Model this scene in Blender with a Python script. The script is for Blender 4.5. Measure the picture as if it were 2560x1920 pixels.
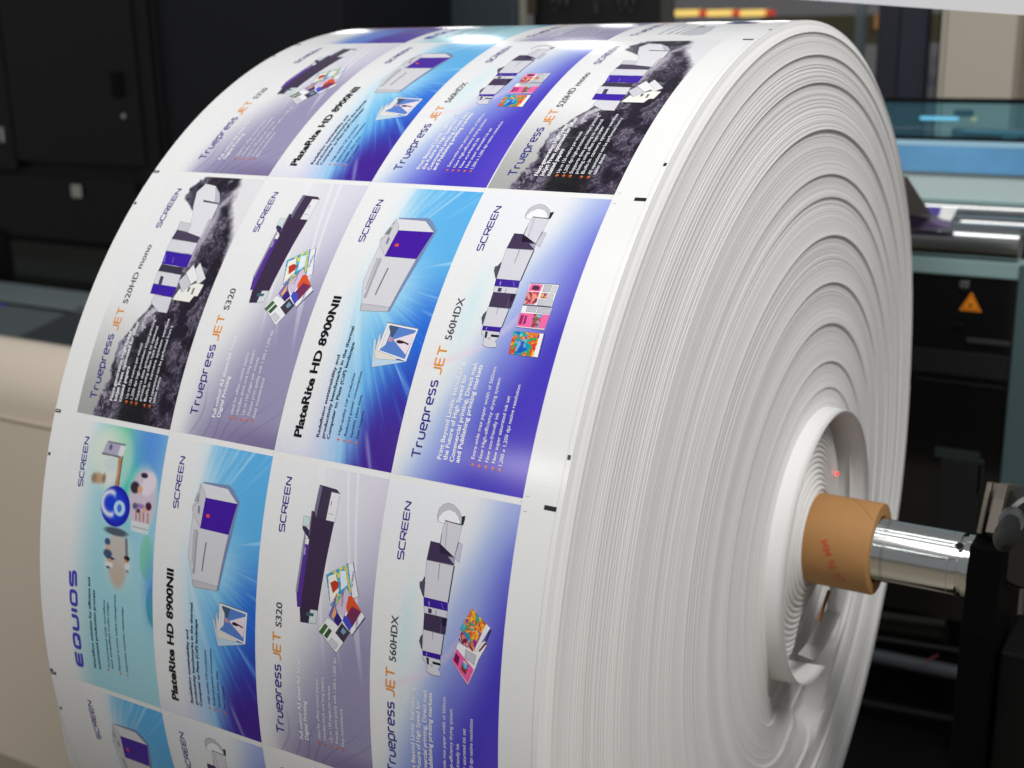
import bpy, bmesh, math, random
import numpy as np
from mathutils import Matrix, Vector

for o_ in list(bpy.data.objects):
    bpy.data.objects.remove(o_, do_unlink=True)
SC = bpy.context.scene
COL = SC.collection

# ------------------------------------------------------------------ camera
RW = [[0.8605644628624189, 0.508943193175062, -0.02014029242320488], [0.1227270243322307, -0.2455696314352599, -0.9615787194054953], [-0.49433478813115783, 0.8250287160067428, -0.2737895816238476]]
CW = (0.45706423, -1.40192985, 0.61582801)
FPX = 3165.68
cam_d = bpy.data.cameras.new('camera')
cam = bpy.data.objects.new('camera', cam_d)
COL.objects.link(cam)
m_ = Matrix(((RW[0][0], -RW[1][0], -RW[2][0], CW[0]), (RW[0][1], -RW[1][1], -RW[2][1], CW[1]), (RW[0][2], -RW[1][2], -RW[2][2], CW[2]), (0, 0, 0, 1)))
cam.matrix_world = m_
cam_d.sensor_width = 36.0
cam_d.lens = FPX / 2560 * 36
cam_d.clip_start = 0.05
cam_d.clip_end = 200
cam_d.dof.use_dof = True
cam_d.dof.focus_distance = 1.13
cam_d.dof.aperture_fstop = 5.6
SC.camera = cam

# ------------------------------------------------------------------ world, lamps, exposure
w = bpy.data.worlds.new('World')
SC.world = w
w.use_nodes = True
w.node_tree.nodes['Background'].inputs[0].default_value = (0.90, 0.95, 1.0, 1)
w.node_tree.nodes['Background'].inputs[1].default_value = 0.21
SC.view_settings.view_transform = 'Standard'
SC.view_settings.look = 'None'
SC.view_settings.exposure = 0.0
SC.view_settings.gamma = 1.0
SC.view_settings.use_curve_mapping = False


def lamp(name, loc, target, sx, sy, power, col=(1, 1, 1), shape='RECTANGLE'):
    d = bpy.data.lights.new(name, 'AREA')
    d.shape = shape
    d.size = sx
    d.size_y = sy
    d.energy = power
    d.color = col
    o = bpy.data.objects.new(name, d)
    COL.objects.link(o)
    o.location = loc
    v = Vector(target) - Vector(loc)
    o.rotation_euler = v.to_track_quat('-Z', 'Y').to_euler()
    return o


lamp('ceiling_lamp', (-0.5, -1.7, 3.4), (-0.3, -0.3, 0), 2.4, 1.2, 36, (1.0, 0.985, 0.96))
lamp('ceiling_lamp', (1.9, -1.7, 3.3), (0.0, 0, -0.1), 1.0, 1.0, 98, (1.0, 0.975, 0.95))
for k_, (y_, z_) in enumerate(((-0.9, 3.1), (-0.1, 3.2), (0.7, 3.3), (-3.9, 2.9))):
    lamp('tube_lamp', (1.6, y_, z_), (1.6, y_, 0), 2.6, 0.05, 7, (0.93, 0.98, 1.0))
lamp('hall_lamp', (-2.55, -4.65, 2.5), (-0.3, 0, 0), 0.45, 0.45, 12, (1.0, 0.98, 0.95), 'DISK')
# the round hall lamps mirrored in the top of the roll
for loc_, s_, p_ in (((-2.58, 3.08, 2.12), 0.20, 1.7), ((-2.12, 3.04, 2.51), 0.22, 1.8), ((-3.17, 3.22, 1.17), 0.20, 1.0), ((-2.74, 3.52, 0.98), 0.18, 0.7), ((-2.05, 3.68, 1.24), 0.16, 0.6), ((-1.70, 3.89, 1.02), 0.18, 0.7), ((-1.45, 3.96, 0.94), .18, 0.7)):
    lamp('hall_lamp', loc_, (-0.3, 0, 0.6), s_, s_, p_, (1.0, 0.99, 0.96), 'DISK')

# ------------------------------------------------------------------ helpers
def lin(c):
    c = np.asarray(c, dtype=float) / 255.0
    return np.where(c <= 0.04045, c / 12.92, ((c + 0.055) / 1.055) ** 2.4)


def mat(name, col, rough=0.5, metal=0.0, spec=0.5, noise=0.0, nscale=8.0, bump=0.0, bscale=200.0, emit=None, estr=0.0, alpha=None, coat=0.0):
    m = bpy.data.materials.new(name)
    m.use_nodes = True
    nt = m.node_tree
    b = nt.nodes['Principled BSDF']
    c = tuple(lin(col)) + (1,)
    b.inputs['Base Color'].default_value = c
    b.inputs['Roughness'].default_value = rough
    b.inputs['Metallic'].default_value = metal
    b.inputs['Specular IOR Level'].default_value = spec
    b.inputs['Coat Weight'].default_value = coat
    tc = nt.nodes.new('ShaderNodeTexCoord')
    if noise > 0:
        n = nt.nodes.new('ShaderNodeTexNoise')
        n.inputs['Scale'].default_value = nscale
        n.inputs['Detail'].default_value = 5
        nt.links.new(tc.outputs['Object'], n.inputs['Vector'])
        mx = nt.nodes.new('ShaderNodeMix')
        mx.data_type = 'RGBA'
        mx.inputs[6].default_value = tuple(x * (1 - noise) for x in c[:3]) + (1,)
        mx.inputs[7].default_value = tuple(min(1, x * (1 + noise)) for x in c[:3]) + (1,)
        nt.links.new(n.outputs['Fac'], mx.inputs[0])
        nt.links.new(mx.outputs[2], b.inputs['Base Color'])
        mr = nt.nodes.new('ShaderNodeMapRange')
        mr.inputs[3].default_value = max(0, rough - 0.1 * noise * 4)
        mr.inputs[4].default_value = min(1, rough + 0.1 * noise * 4)
        nt.links.new(n.outputs['Fac'], mr.inputs[0])
        nt.links.new(mr.outputs[0], b.inputs['Roughness'])
    if bump > 0:
        n2 = nt.nodes.new('ShaderNodeTexNoise')
        n2.inputs['Scale'].default_value = bscale
        nt.links.new(tc.outputs['Object'], n2.inputs['Vector'])
        bp = nt.nodes.new('ShaderNodeBump')
        bp.inputs['Strength'].default_value = bump
        bp.inputs['Distance'].default_value = 0.001
        nt.links.new(n2.outputs['Fac'], bp.inputs['Height'])
        nt.links.new(bp.outputs[0], b.inputs['Normal'])
    if emit is not None:
        b.inputs['Emission Color'].default_value = tuple(lin(emit)) + (1,)
        b.inputs['Emission Strength'].default_value = estr
    if alpha is not None:
        b.inputs['Alpha'].default_value = alpha
    return m


def newobj(name, verts, faces, material, parent=None, smooth=False, cols=None):
    me = bpy.data.meshes.new(name)
    me.from_pydata([tuple(v) for v in verts], [], [tuple(f) for f in faces])
    me.update()
    if cols is not None:
        at_ = me.color_attributes.new('ink', 'FLOAT_COLOR', 'POINT')
        a = np.ones((len(verts), 4), dtype=np.float32)
        a[:, :3] = cols
        at_.data.foreach_set('color', a.ravel())
    if smooth:
        me.polygons.foreach_set('use_smooth', [True] * len(me.polygons))
    if material is not None:
        me.materials.append(material)
    o = bpy.data.objects.new(name, me)
    COL.objects.link(o)
    if parent is not None:
        o.parent = parent
    return o


def tag(o, label=None, cat=None, group=None, kind=None):
    if label: o['label'] = label
    if cat: o['category'] = cat
    if group: o['group'] = group
    if kind: o['kind'] = kind
    return o


def thing(name, label, cat, loc=(0, 0, 0), group=None):
    o = bpy.data.objects.new(name, None)
    COL.objects.link(o)
    o.location = loc
    o.empty_display_size = 0.05
    return tag(o, label, cat, group)


class MB:
    def __init__(self): self.v = []; self.f = []
    def box(self, x0, x1, y0, y1, z0, z1):
        n = len(self.v)
        self.v += [(x, y, z) for x in (x0, x1) for y in (y0, y1) for z in (z0, z1)]
        self.f += [tuple(n + i for i in q) for q in ((0, 1, 3, 2), (4, 6, 7, 5), (0, 4, 5, 1), (2, 3, 7, 6), (0, 2, 6, 4), (1, 5, 7, 3))]
        return self
    def prism(self, pts, d):
        """pts: front polygon (3D); d: extrusion vector"""
        n = len(self.v); k = len(pts); d = Vector(d)
        self.v += [tuple(p) for p in pts] + [tuple(Vector(p) + d) for p in pts]
        self.f += [tuple(range(n, n + k)), tuple(range(n + 2 * k - 1, n + k - 1, -1))]
        self.f += [(n + i, n + k + i, n + k + (i + 1) % k, n + (i + 1) % k) for i in range(k)]
        return self
    def cyl(self, a, b, r0, r1=None, seg=48, cap=True):
        r1 = r0 if r1 is None else r1
        a = Vector(a); b = Vector(b); ax = (b - a).normalized()
        u = ax.orthogonal().normalized(); w_ = ax.cross(u); n = len(self.v)
        for c, r in ((a, r0), (b, r1)):
            for i in range(seg):
                t = 2 * math.pi * i / seg
                self.v.append(tuple(c + u * r * math.cos(t) + w_ * r * math.sin(t)))
        self.f += [(n + i, n + (i + 1) % seg, n + seg + (i + 1) % seg, n + seg + i) for i in range(seg)]
        if cap:
            self.f += [tuple(range(n + seg - 1, n - 1, -1)), tuple(range(n + seg, n + 2 * seg))]
        return self
    def lathe(self, prof, cy=0, cz=0, seg=128, close=False):
        """profile of (x, r) about an axis parallel to x"""
        n = len(self.v); k = len(prof)
        for i in range(seg):
            t = 2 * math.pi * i / seg
            for x, r in prof:
                self.v.append((x, cy - r * math.sin(t), cz + r * math.cos(t)))
        kk = k if close else k - 1
        for i in range(seg):
            j = (i + 1) % seg
            for q in range(kk):
                q2 = (q + 1) % k
                self.f.append((n + i * k + q, n + i * k + q2, n + j * k + q2, n + j * k + q))
        return self
    def build(self, name, m, parent=None, bevel=0.0, smooth=False):
        o = newobj(name, self.v, self.f, m, parent, smooth)
        bm = bmesh.new(); bm.from_mesh(o.data)
        bmesh.ops.recalc_face_normals(bm, faces=bm.faces)
        bm.to_mesh(o.data); bm.free()
        if smooth:
            md = o.modifiers.new('edges', 'EDGE_SPLIT'); md.split_angle = math.radians(35)
        if bevel > 0:
            b = o.modifiers.new('bevel', 'BEVEL'); b.width = bevel; b.segments = 2; b.limit_method = 'ANGLE'
        return o


def at(u, v, Y):
    """point of the plane y = Y that stands at this place of the photograph"""
    c = ((u - 1280) / FPX, (v - 960) / FPX, 1.0)
    d = [sum(RW[i][k] * c[i] for i in range(3)) for k in range(3)]
    k = (Y - CW[1]) / d[1]
    return (CW[0] + k * d[0], Y, CW[2] + k * d[2])


def atx(u, v, X):
    c = ((u - 1280) / FPX, (v - 960) / FPX, 1.0)
    d = [sum(RW[i][k] * c[i] for i in range(3)) for k in range(3)]
    k = (X - CW[0]) / d[0]
    return (X, CW[1] + k * d[1], CW[2] + k * d[2])

# ------------------------------------------------------------------ the roll
R = 0.613
XL = -0.5985                       # left edge of the paper
LB = 0.28032                       # length of a printed banner along the web
HB = 0.13135                       # its height across the web
X4 = -0.037164
PITCH = 0.1326487
THB = 0.7000138                    # angle of the bottom of the second row
QA = 0.46657833

roll = thing('paper_roll', 'huge roll of printed white paper wound on a brown cardboard core', 'paper roll')

rng = np.random.default_rng(7)


def vnoise(x, y, seed):
    x = np.asarray(x, float); y = np.asarray(y, float)
    xi = np.floor(x).astype(np.int64); yi = np.floor(y).astype(np.int64)
    fx = x - xi; fy = y - yi
    fx = fx * fx * (3 - 2 * fx); fy = fy * fy * (3 - 2 * fy)
    def h(a, b):
        n = (a * 374761393 + b * 668265263 + seed * 1442695041) & 0x7fffffff
        n = ((n ^ (n >> 13)) * 1274126177) & 0x7fffffff
        n = n ^ (n >> 16)
        return (n & 0xffff) / 65535.0
    return (h(xi, yi) * (1 - fx) + h(xi + 1, yi) * fx) * (1 - fy) + (h(xi, yi + 1) * (1 - fx) + h(xi + 1, yi + 1) * fx) * fy


def fbm(x, y, seed, oc=4):
    s = 0; a = 0.5; t = 0
    for i in range(oc):
        s = s + a * vnoise(x * 2 ** i, y * 2 ** i, seed + i * 17); t += a; a *= 0.55
    return s / t


def sst(a, b, x):
    t = np.clip((x - a) / (b - a), 0, 1)
    return t * t * (3 - 2 * t)


def rout(th):
    """outline radius: the loosely wound roll is a little flat at the back and underneath"""
    d = math.degrees(th)
    d = (d + 180) % 360 - 180
    dd = d if d < 0 else d - 360
    k = 0
    if -330 < dd < -50:
        k = 0.017 * float(sst(-55, -85, dd)) + 0.018 * float(sst(-100, -124, dd)) - 0.035 * float(sst(-135, -215, dd))
    return R - k


# paper materials -------------------------------------------------
def paper_edge_mat():
    m = bpy.data.materials.new('paper_edges')
    m.use_nodes = True
    nt = m.node_tree; L = nt.links; b = nt.nodes['Principled BSDF']
    tc = nt.nodes.new('ShaderNodeTexCoord')
    sp = nt.nodes.new('ShaderNodeSeparateXYZ'); L.new(tc.outputs['Object'], sp.inputs[0])
    def mth(op, a, b_=None):
        n = nt.nodes.new('ShaderNodeMath'); n.operation = op
        for i, q in enumerate((a, b_)):
            if q is None: continue
            if isinstance(q, (int, float)): n.inputs[i].default_value = q
            else: L.new(q, n.inputs[i])
        return n.outputs[0]
    rad = mth('SQRT', mth('ADD', mth('POWER', sp.outputs[1], 2), mth('POWER', sp.outputs[2], 2)))
    def n1(scale, detail=4, rough=.6):
        n = nt.nodes.new('ShaderNodeTexNoise'); n.noise_dimensions = '1D'
        n.inputs['Scale'].default_value = scale; n.inputs['Detail'].default_value = detail
        n.inputs['Roughness'].default_value = rough
        L.new(rad, n.inputs['W']); return n.outputs['Fac']
    a = n1(48, 3, .5); f = n1(1100, 3, .7)
    cr = nt.nodes.new('ShaderNodeValToRGB')
    cr.color_ramp.elements[0].position = .34; cr.color_ramp.elements[0].color = (0.71, 0.695, 0.68, 1)
    cr.color_ramp.elements[1].position = .68; cr.color_ramp.elements[1].color = (0.86, 0.845, 0.83, 1)
    L.new(mth('ADD', mth('MULTIPLY', a, .5), mth('MULTIPLY', f, .5)), cr.inputs[0])
    L.new(cr.outputs[0], b.inputs['Base Color'])
    b.inputs['Roughness'].default_value = 0.62
    b.inputs['Specular IOR Level'].default_value = 0.3
    bp = nt.nodes.new('ShaderNodeBump'); bp.inputs['Strength'].default_value = 0.4; bp.inputs['Distance'].default_value = 0.0003
    L.new(mth('ADD', mth('MULTIPLY', n1(260, 3), .6), mth('MULTIPLY', f, .4)), bp.inputs['Height'])
    L.new(bp.outputs[0], b.inputs['Normal'])
    return m


PAPER_EDGE = paper_edge_mat()
PAPER = mat('coated_paper', (233, 233, 233), rough=0.16, spec=0.22, noise=0.012, nscale=30, bump=0.05, bscale=500)
PLAIN = mat('plain_paper', (232, 231, 230), rough=0.55, spec=0.3, noise=0.02, nscale=20)


def ink_mat():
    m = bpy.data.materials.new('printing_ink')
    m.use_nodes = True
    nt = m.node_tree; L = nt.links; b = nt.nodes['Principled BSDF']
    a = nt.nodes.new('ShaderNodeAttribute'); a.attribute_name = 'ink'
    tc = nt.nodes.new('ShaderNodeTexCoord')
    n = nt.nodes.new('ShaderNodeTexNoise'); n.inputs['Scale'].default_value = 900; n.inputs['Detail'].default_value = 2
    L.new(tc.outputs['Object'], n.inputs['Vector'])
    mx = nt.nodes.new('ShaderNodeMix'); mx.data_type = 'RGBA'; mx.blend_type = 'MULTIPLY'
    mr = nt.nodes.new('ShaderNodeMapRange'); mr.inputs[3].default_value = .86; mr.inputs[4].default_value = 1.1
    L.new(n.outputs['Fac'], mr.inputs[0])
    mx.inputs[0].default_value = 1
    L.new(a.outputs['Color'], mx.inputs[6]); L.new(mr.outputs[0], mx.inputs[7])
    L.new(mx.outputs[2], b.inputs['Base Color'])
    b.inputs['Roughness'].default_value = 0.17
    b.inputs['Specular IOR Level'].default_value = 0.26
    return m


INK = ink_mat()

# printed outer layer
def sheet(name, x0, x1, rad, nx, nt_, m, parent, th0=-math.pi, th1=math.pi):
    V = []; F = []
    for i in range(nt_ + 1):
        t = th0 + (th1 - th0) * i / nt_
        r = rad(t)
        for j in range(nx + 1):
            x = x0 + (x1 - x0) * j / nx
            V.append((x, -r * math.sin(t), r * math.cos(t)))
    for i in range(nt_):
        for j in range(nx):
            a = i * (nx + 1) + j
            F.append((a, a + 1, a + nx + 2, a + nx + 1))
    return newobj(name, V, F, m, parent, True)


sheet('outer_layer', XL, 0.0, rout, 10, 1080, PAPER, roll)
# loose plies whose edge shows next to the rim and on the far side
sheet('rim_ply', -0.0046, -0.0001, lambda t: rout(t) + 0.00009, 1, 1080, PAPER, roll)
sheet('left_plies', XL - 0.024, XL + 0.002, lambda t: R - 0.0035 - 0.012 * (1 - float(sst(97, 108, math.degrees(t)))), 2, 360, PLAIN, roll, math.radians(93), math.radians(200))


# right-hand end: thousands of paper edges, stepped where the web wandered
CRZ = 0.012                         # the core sits a little high in the roll
steps = [0.600, 0.576, 0.546, 0.494, 0.444, 0.418, 0.374, 0.318, 0.268, 0.222, 0.190]
NR = 1150; NT = 540
rr = np.linspace(0.166, R, NR)
def face_x(r):
    trend = np.interp(r, [0.166, 0.222, 0.374, 0.494, 0.576, 0.600, R], [0.034, 0.031, 0.0265, 0.017, 0.0085, 0.0055, 0.0])
    saw = np.zeros_like(r)
    edges = [R] + steps + [0.166]
    for a, b in zip(edges[:-1], edges[1:]):
        m = (r <= a) & (r > b)
        u = np.clip((a - r) / (a - b), 0, 1)
        amp = 0.0031 if (a - b) > 0.035 else 0.0022
        if a == R: amp = 0.002
        saw[m] = amp * (u[m] ** 2.6 * .8 + u[m] * .2 - 0.33)
    clus = sst(.45, .75, vnoise(r * 55, r * 0, 21))
    fine = 0.00018 * (fbm(r * 60, r * 0, 5, 2) - .5) * 2 + (0.00008 + 0.00030 * clus) * (vnoise(r * 700, r * 0, 9) - .5) * 2
    k = np.interp(r, [R - 0.004, R], [1, 0])
    return trend + (saw + fine) * k
fx = face_x(rr)
V = []; F = []
for i in range(NT):
    t = -math.pi + 2 * math.pi * i / NT
    sc = rout(t) / R
    d = math.degrees(t) % 360        # 90 = towards the camera, 180 = underneath, 270 = back
    # hollow underneath the core where the layers have sagged away
    cav_o = float(np.interp(d, [100, 120, 152, 165, 180, 195, 218, 236, 250], [.17, .215, .275, .30, .32, .335, .262, .235, .17]))
    dep = 0.026 * float(sst(100, 185, d)) * float(1 - sst(232, 246, d))
    edge = float(np.interp(d, [160, 185, 200], [.13, .10, .012]))
    # a second, shallower sag further out on the near side
    ang = 1 + 0.10 * math.sin(2 * t + 1.0) + 0.05 * math.sin(5 * t)
    m = (1 - sst(cav_o - edge, cav_o + 0.002, rr)) * dep
    wob = 0.0003 * (fbm(rr * 40, np.full(NR, 2 + math.cos(t) * 1.6), 31, 2) - .5) * 2 + .0003 * (fbm(rr * 40, np.full(NR, 9 + math.sin(t) * 1.6), 77, 2) - .5) * 2
    wob *= np.interp(rr, [R - .01, R], [1, 0])
    x = fx + wob - m + (fx - np.interp(rr, [0.166, R], [0.034, 0])) * (ang - 1) * 0.8
    strip = float(sst(176, 205, d)) * float(1 - sst(240, 262, d))
    x = x + strip * .0030 * (np.abs(np.sin(rr * 88 + .6 * np.sin(rr * 60))) ** 5 - .25) * np.interp(rr, [cav_o, cav_o + .02, R - .012, R - .004], [0, 1, 1, 0])
    x[-1] = 0.0
    cz = CRZ * np.interp(rr, [0.166, 0.35], [0.35, 0])
    ry = rr * (sc if True else 1)
    for j in range(NR):
        V.append((x[j], -ry[j] * math.sin(t), ry[j] * math.cos(t) + cz[j]))
for i in range(NT):
    a = i * NR; b = ((i + 1) % NT) * NR
    for j in range(NR - 1):
        F.append((a + j, a + j + 1, b + j + 1, b + j))
o = newobj('layered_end', V, F, PAPER_EDGE, roll, True)

# a turn of paper standing proud round the core, open at the lower back
def collar():
    V = []; F = []
    n = 200; prof = [(-0.05, 0.1692), (0.006, 0.1690), (0.030, 0.1680), (0.036, 0.1672), (0.048, 0.1662), (0.0572, 0.1655)]
    t0, t1 = math.radians(-120), math.radians(183)
    for s_, off in ((0, 0), (1, -0.0009)):
        for i in range(n + 1):
            t = t0 + (t1 - t0) * i / n
            fade = min(1, (i / n) / .03)            # its end at the back slips into the hollow
            for x, r in prof:
                xx = x if x < .03 else .03 + (x - .03) * (fade)
                rr_ = r + off + .0012 * math.sin(3 * t)
                V.append((xx, -rr_ * math.sin(t), rr_ * math.cos(t) + .004))
    k = len(prof)
    for s_ in (0, 1):
        o_ = s_ * (n + 1) * k
        for i in range(n):
            for j in range(k - 1):
                a = o_ + i * k + j
                q = (a, a + 1, a + k + 1, a + k)
                F.append(q if s_ == 0 else q[::-1])
    o_ = (n + 1) * k
    for i in range(n):
        a = i * k + k - 1
        F.append((a, a + k, a + k + o_, a + o_))
    return newobj('proud_turn', V, F, PLAIN, roll, True)
collar()

# the recess inside it, wound unevenly
V = []; F = []
NRI = 260; ri = np.linspace(0.05, 0.1668, NRI)
for i in range(360):
    t = -math.pi + 2 * math.pi * i / 360
    d = math.degrees(t) % 360
    amp = 0.0030 + 0.0014 * math.sin(t + .4)
    ph = 17 * (ri - 0.05) / 0.117 * 2 * math.pi + 0.5 * np.sin(t * 2)
    rip = amp * (np.abs(np.sin(ph * .5)) ** .6 - .5) * (0.6 + 0.8 * fbm(ri * 120, np.full(NRI, 5.0), 3, 2))
    base = np.interp(ri, [.05, .06, .085, .14, .155, .1668], [.038, .0385, .031, .024, .018, .010])
    gone = 0.03 * float(sst(168, 190, d)) * float(1 - sst(246, 262, d)) * sst(.085, .12, ri)
    x = base + rip - gone * .4
    for j in range(NRI):
        V.append((x[j], -ri[j] * math.sin(t), ri[j] * math.cos(t) + CRZ * np.interp(ri[j], [.05, .1668], [1, .35])))
for i in range(360):
    a = i * NRI; b = ((i + 1) % 360) * NRI
    for j in range(NRI - 1):
        F.append((a + j, a + j + 1, b + j + 1, b + j))
newobj('inner_layers', V, F, PAPER_EDGE, roll, True)

# folded tail of paper lying in the opening under the core
def facet(name, pts, m, parent=roll, thick=0.0012):
    mb = MB(); mb.prism(pts, (-thick, 0, 0)); return mb.build(name, m, parent)
def ax(a, b, X): return atx(1800 + a / 3.191, 1400 + b / 3.191, X)
ft = [ax(876, 190, .046), ax(1045, 240, .026), ax(968, 424, .030), ax(850, 388, .052)]
f2 = [ax(850, 388, .052), ax(968, 424, .030), ax(835, 705, .022), ax(690, 668, .040), ax(760, 520, .050)]
f3 = [ax(690, 668, .040), ax(835, 705, .022), ax(745, 800, .036), ax(620, 752, .050)]
Vf = ft + f2 + f3
newobj('folded_tail', Vf, [(0, 1, 2, 3), (4, 5, 6, 7, 8), (9, 10, 11, 12)], PLAIN, roll)
BROWN = mat('core_board', (176, 130, 80), rough=0.62, spec=0.3, noise=0.07, nscale=40, bump=.15, bscale=900)
facet('core_sliver', [ax(868, 240, .057), ax(886, 244, .057), ax(802, 492, .058), ax(790, 486, .058)], mat('torn_board', (150, 84, 40), rough=.7), thick=.002)
# core tube -------------------------------------------------------
mb = MB()
mb.lathe([(-0.64, 0.0545), (0.1150, 0.0545), (0.1163, 0.0535), (0.1163, 0.0408), (0.1150, 0.0398), (-0.64, 0.0398)], 0, CRZ, 96, True)
core = mb.build('core_tube', BROWN, roll, smooth=True)
# spiral seam of the board, a thin dark brown line
V = []; F = []
for i in range(60):
    u = i / 59
    x = 0.048 + u * 0.066; t = math.radians(-46 + u * 78)
    for dx in (-.0003, .0003):
        V.append((x + dx, -(0.0547) * math.sin(t), CRZ + 0.0547 * math.cos(t)))
F = [(2 * i, 2 * i + 1, 2 * i + 3, 2 * i + 2) for i in range(59)]
newobj('board_seam', V, F, mat('seam_brown', (110, 70, 32), rough=.8), core)


# ------------------------------------------------------------------ printing
def glyphs(txt, bold=0.0, shear=0.0):
    cu = bpy.data.curves.new('t', 'FONT')
    cu.body = txt; cu.size = 1.0; cu.offset = bold; cu.shear = shear; cu.resolution_u = 3
    o_ = bpy.data.objects.new('t', cu)
    COL.objects.link(o_)
    dg = bpy.context.evaluated_depsgraph_get()
    me = o_.evaluated_get(dg).to_mesh()
    V_ = [(v.co.x, v.co.y) for v in me.vertices]
    F_ = [tuple(p.vertices) for p in me.polygons]
    o_.evaluated_get(dg).to_mesh_clear()
    bpy.data.objects.remove(o_, do_unlink=True)
    bpy.data.curves.remove(cu)
    return V_, F_


def stroke_poly(paths, wd):
    """rounded strokes for the wide logo letters: list of polylines -> verts, faces (quads)"""
    V_ = []; F_ = []
    for path in paths:
        pts = [Vector(p) for p in path]
        n = len(pts); base = len(V_)
        for i, p in enumerate(pts):
            if i == 0: d = (pts[1] - p).normalized(); nn = Vector((-d.y, d.x)); k = 1
            elif i == n - 1: d = (p - pts[i - 1]).normalized(); nn = Vector((-d.y, d.x)); k = 1
            else:
                d0 = (p - pts[i - 1]).normalized(); d1 = (pts[i + 1] - p).normalized()
                n0 = Vector((-d0.y, d0.x)); n1_ = Vector((-d1.y, d1.x))
                nn = (n0 + n1_)
                nn = nn.normalized() if nn.length > 1e-6 else n0
                k = 1 / max(.45, nn.dot(n0))
            V_.append(tuple(p + nn * wd / 2 * k)); V_.append(tuple(p - nn * wd / 2 * k))
        F_ += [(base + 2 * i, base + 2 * i + 1, base + 2 * i + 3, base + 2 * i + 2) for i in range(n - 1)]
    return V_, F_


def rr_path(pts, r=.16, seg=4):
    """polyline with rounded corners"""
    out = [pts[0]]
    for i in range(1, len(pts) - 1):
        p0 = Vector(pts[i - 1]); p = Vector(pts[i]); p1 = Vector(pts[i + 1])
        a = p + (p0 - p).normalized() * min(r, (p0 - p).length / 2); b = p + (p1 - p).normalized() * min(r, (p1 - p).length / 2)
        for k in range(seg + 1):
            t = k / seg
            out.append(tuple(a * (1 - t) ** 2 + p * 2 * t * (1 - t) + b * t * t))
    out.append(pts[-1])
    return out


W_ = 1.0
LOGO = {  # wide letters on a 1 x 1 cell
    'S': [rr_path([(W_, 1), (0.0, 1), (0.0, .53), (W_, .50), (W_, 0), (0.0, 0)], .2)],
    'C': [rr_path([(W_, 1), (0, 1), (0, 0), (W_, 0)], .32)],
    'R': [[(0.0, 0), (0.0, 1.0)], rr_path([(0, 1), (W_, 1), (W_, .42), (0, .42)], .24), [(.45, .42), (W_, 0)]],
    'E': [[(0, 1.0), (0, 0)], [(0, 1), (W_, 1)], [(0, .5), (W_ * .95, .5)], [(0, 0), (W_, 0)]],
    'N': [[(0, 0), (0, 1)], [(0, 1), (W_, 0)], [(W_, 0), (W_, 1)]],
}
EQ = {
    'E': [rr_path([(1, 1), (0.0, 1), (0, 0), (1, 0)], .3), [(0, .5), (.95, .5)]],
    'Q': [rr_path([(.3, 0), (0, 0), (0, 1), (1, 1), (1, 0), (.3, 0)], .3), [(.62, .32), (1.0, -.05)]],
    'U': [rr_path([(0, 1), (0, 0), (1, 0), (1, 1)], .3)],
    'I': [[(0, 0), (0, 1)]],
    'O': [rr_path([(.5, 0), (0, 0), (0, 1), (1, 1), (1, 0), (.5, 0)], .3)],
    'S': LOGO['S'],
}
TI = {  # thin rounded techno letters for the product line, x-height .72
    'T': (.95, [[(0, 1), (.95, 1)], [(.475, 1), (.475, 0)]]),
    'r': (.55, [[(0, 0), (0, .72)], rr_path([(0, .3), (0, .72), (.52, .72)], .25)]),
    'u': (.72, [rr_path([(0, .72), (0, 0), (.72, 0), (.72, .72)], .26)]),
    'e': (.74, [rr_path([(.70, 0), (0, 0), (0, .72), (.74, .72), (.74, .36), (0.02, .36)], .25)]),
    'p': (.72, [[(0, -.3), (0, .72)], rr_path([(0, .72), (.72, .72), (.72, 0), (0, 0)], .25)]),
    's': (.66, [rr_path([(.64, .72), (0, .72), (0, .37), (.66, .36), (.66, 0), (0, 0)], .17)]),
    'J': (.62, [rr_path([(.62, 1), (.62, 0), (0, 0)], .28)]),
    'E': (.74, [[(0, 1), (0, 0)], [(0, 1), (.74, 1)], [(0, .5), (.70, .5)], [(0, 0), (.74, 0)]]),
}


def logo(txt, font, wd, gap):
    V_ = []; F_ = []; x = 0
    for c in txt:
        if font is TI: adv, paths = TI[c]
        else:
            paths = font[c]; adv = 0.0 if c == 'I' else 1.0
            adv *= 1.12 if font is LOGO else 1.35
        sx = 1 if font is TI else (1.12 if font is LOGO else 1.35)
        v, f = stroke_poly([[(p[0] * sx + x, p[1]) for p in q] for q in paths], wd)
        b = len(V_); V_ += v; F_ += [tuple(i + b for i in q) for q in f]
        x += adv + gap
    return V_, F_, x - gap


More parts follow.
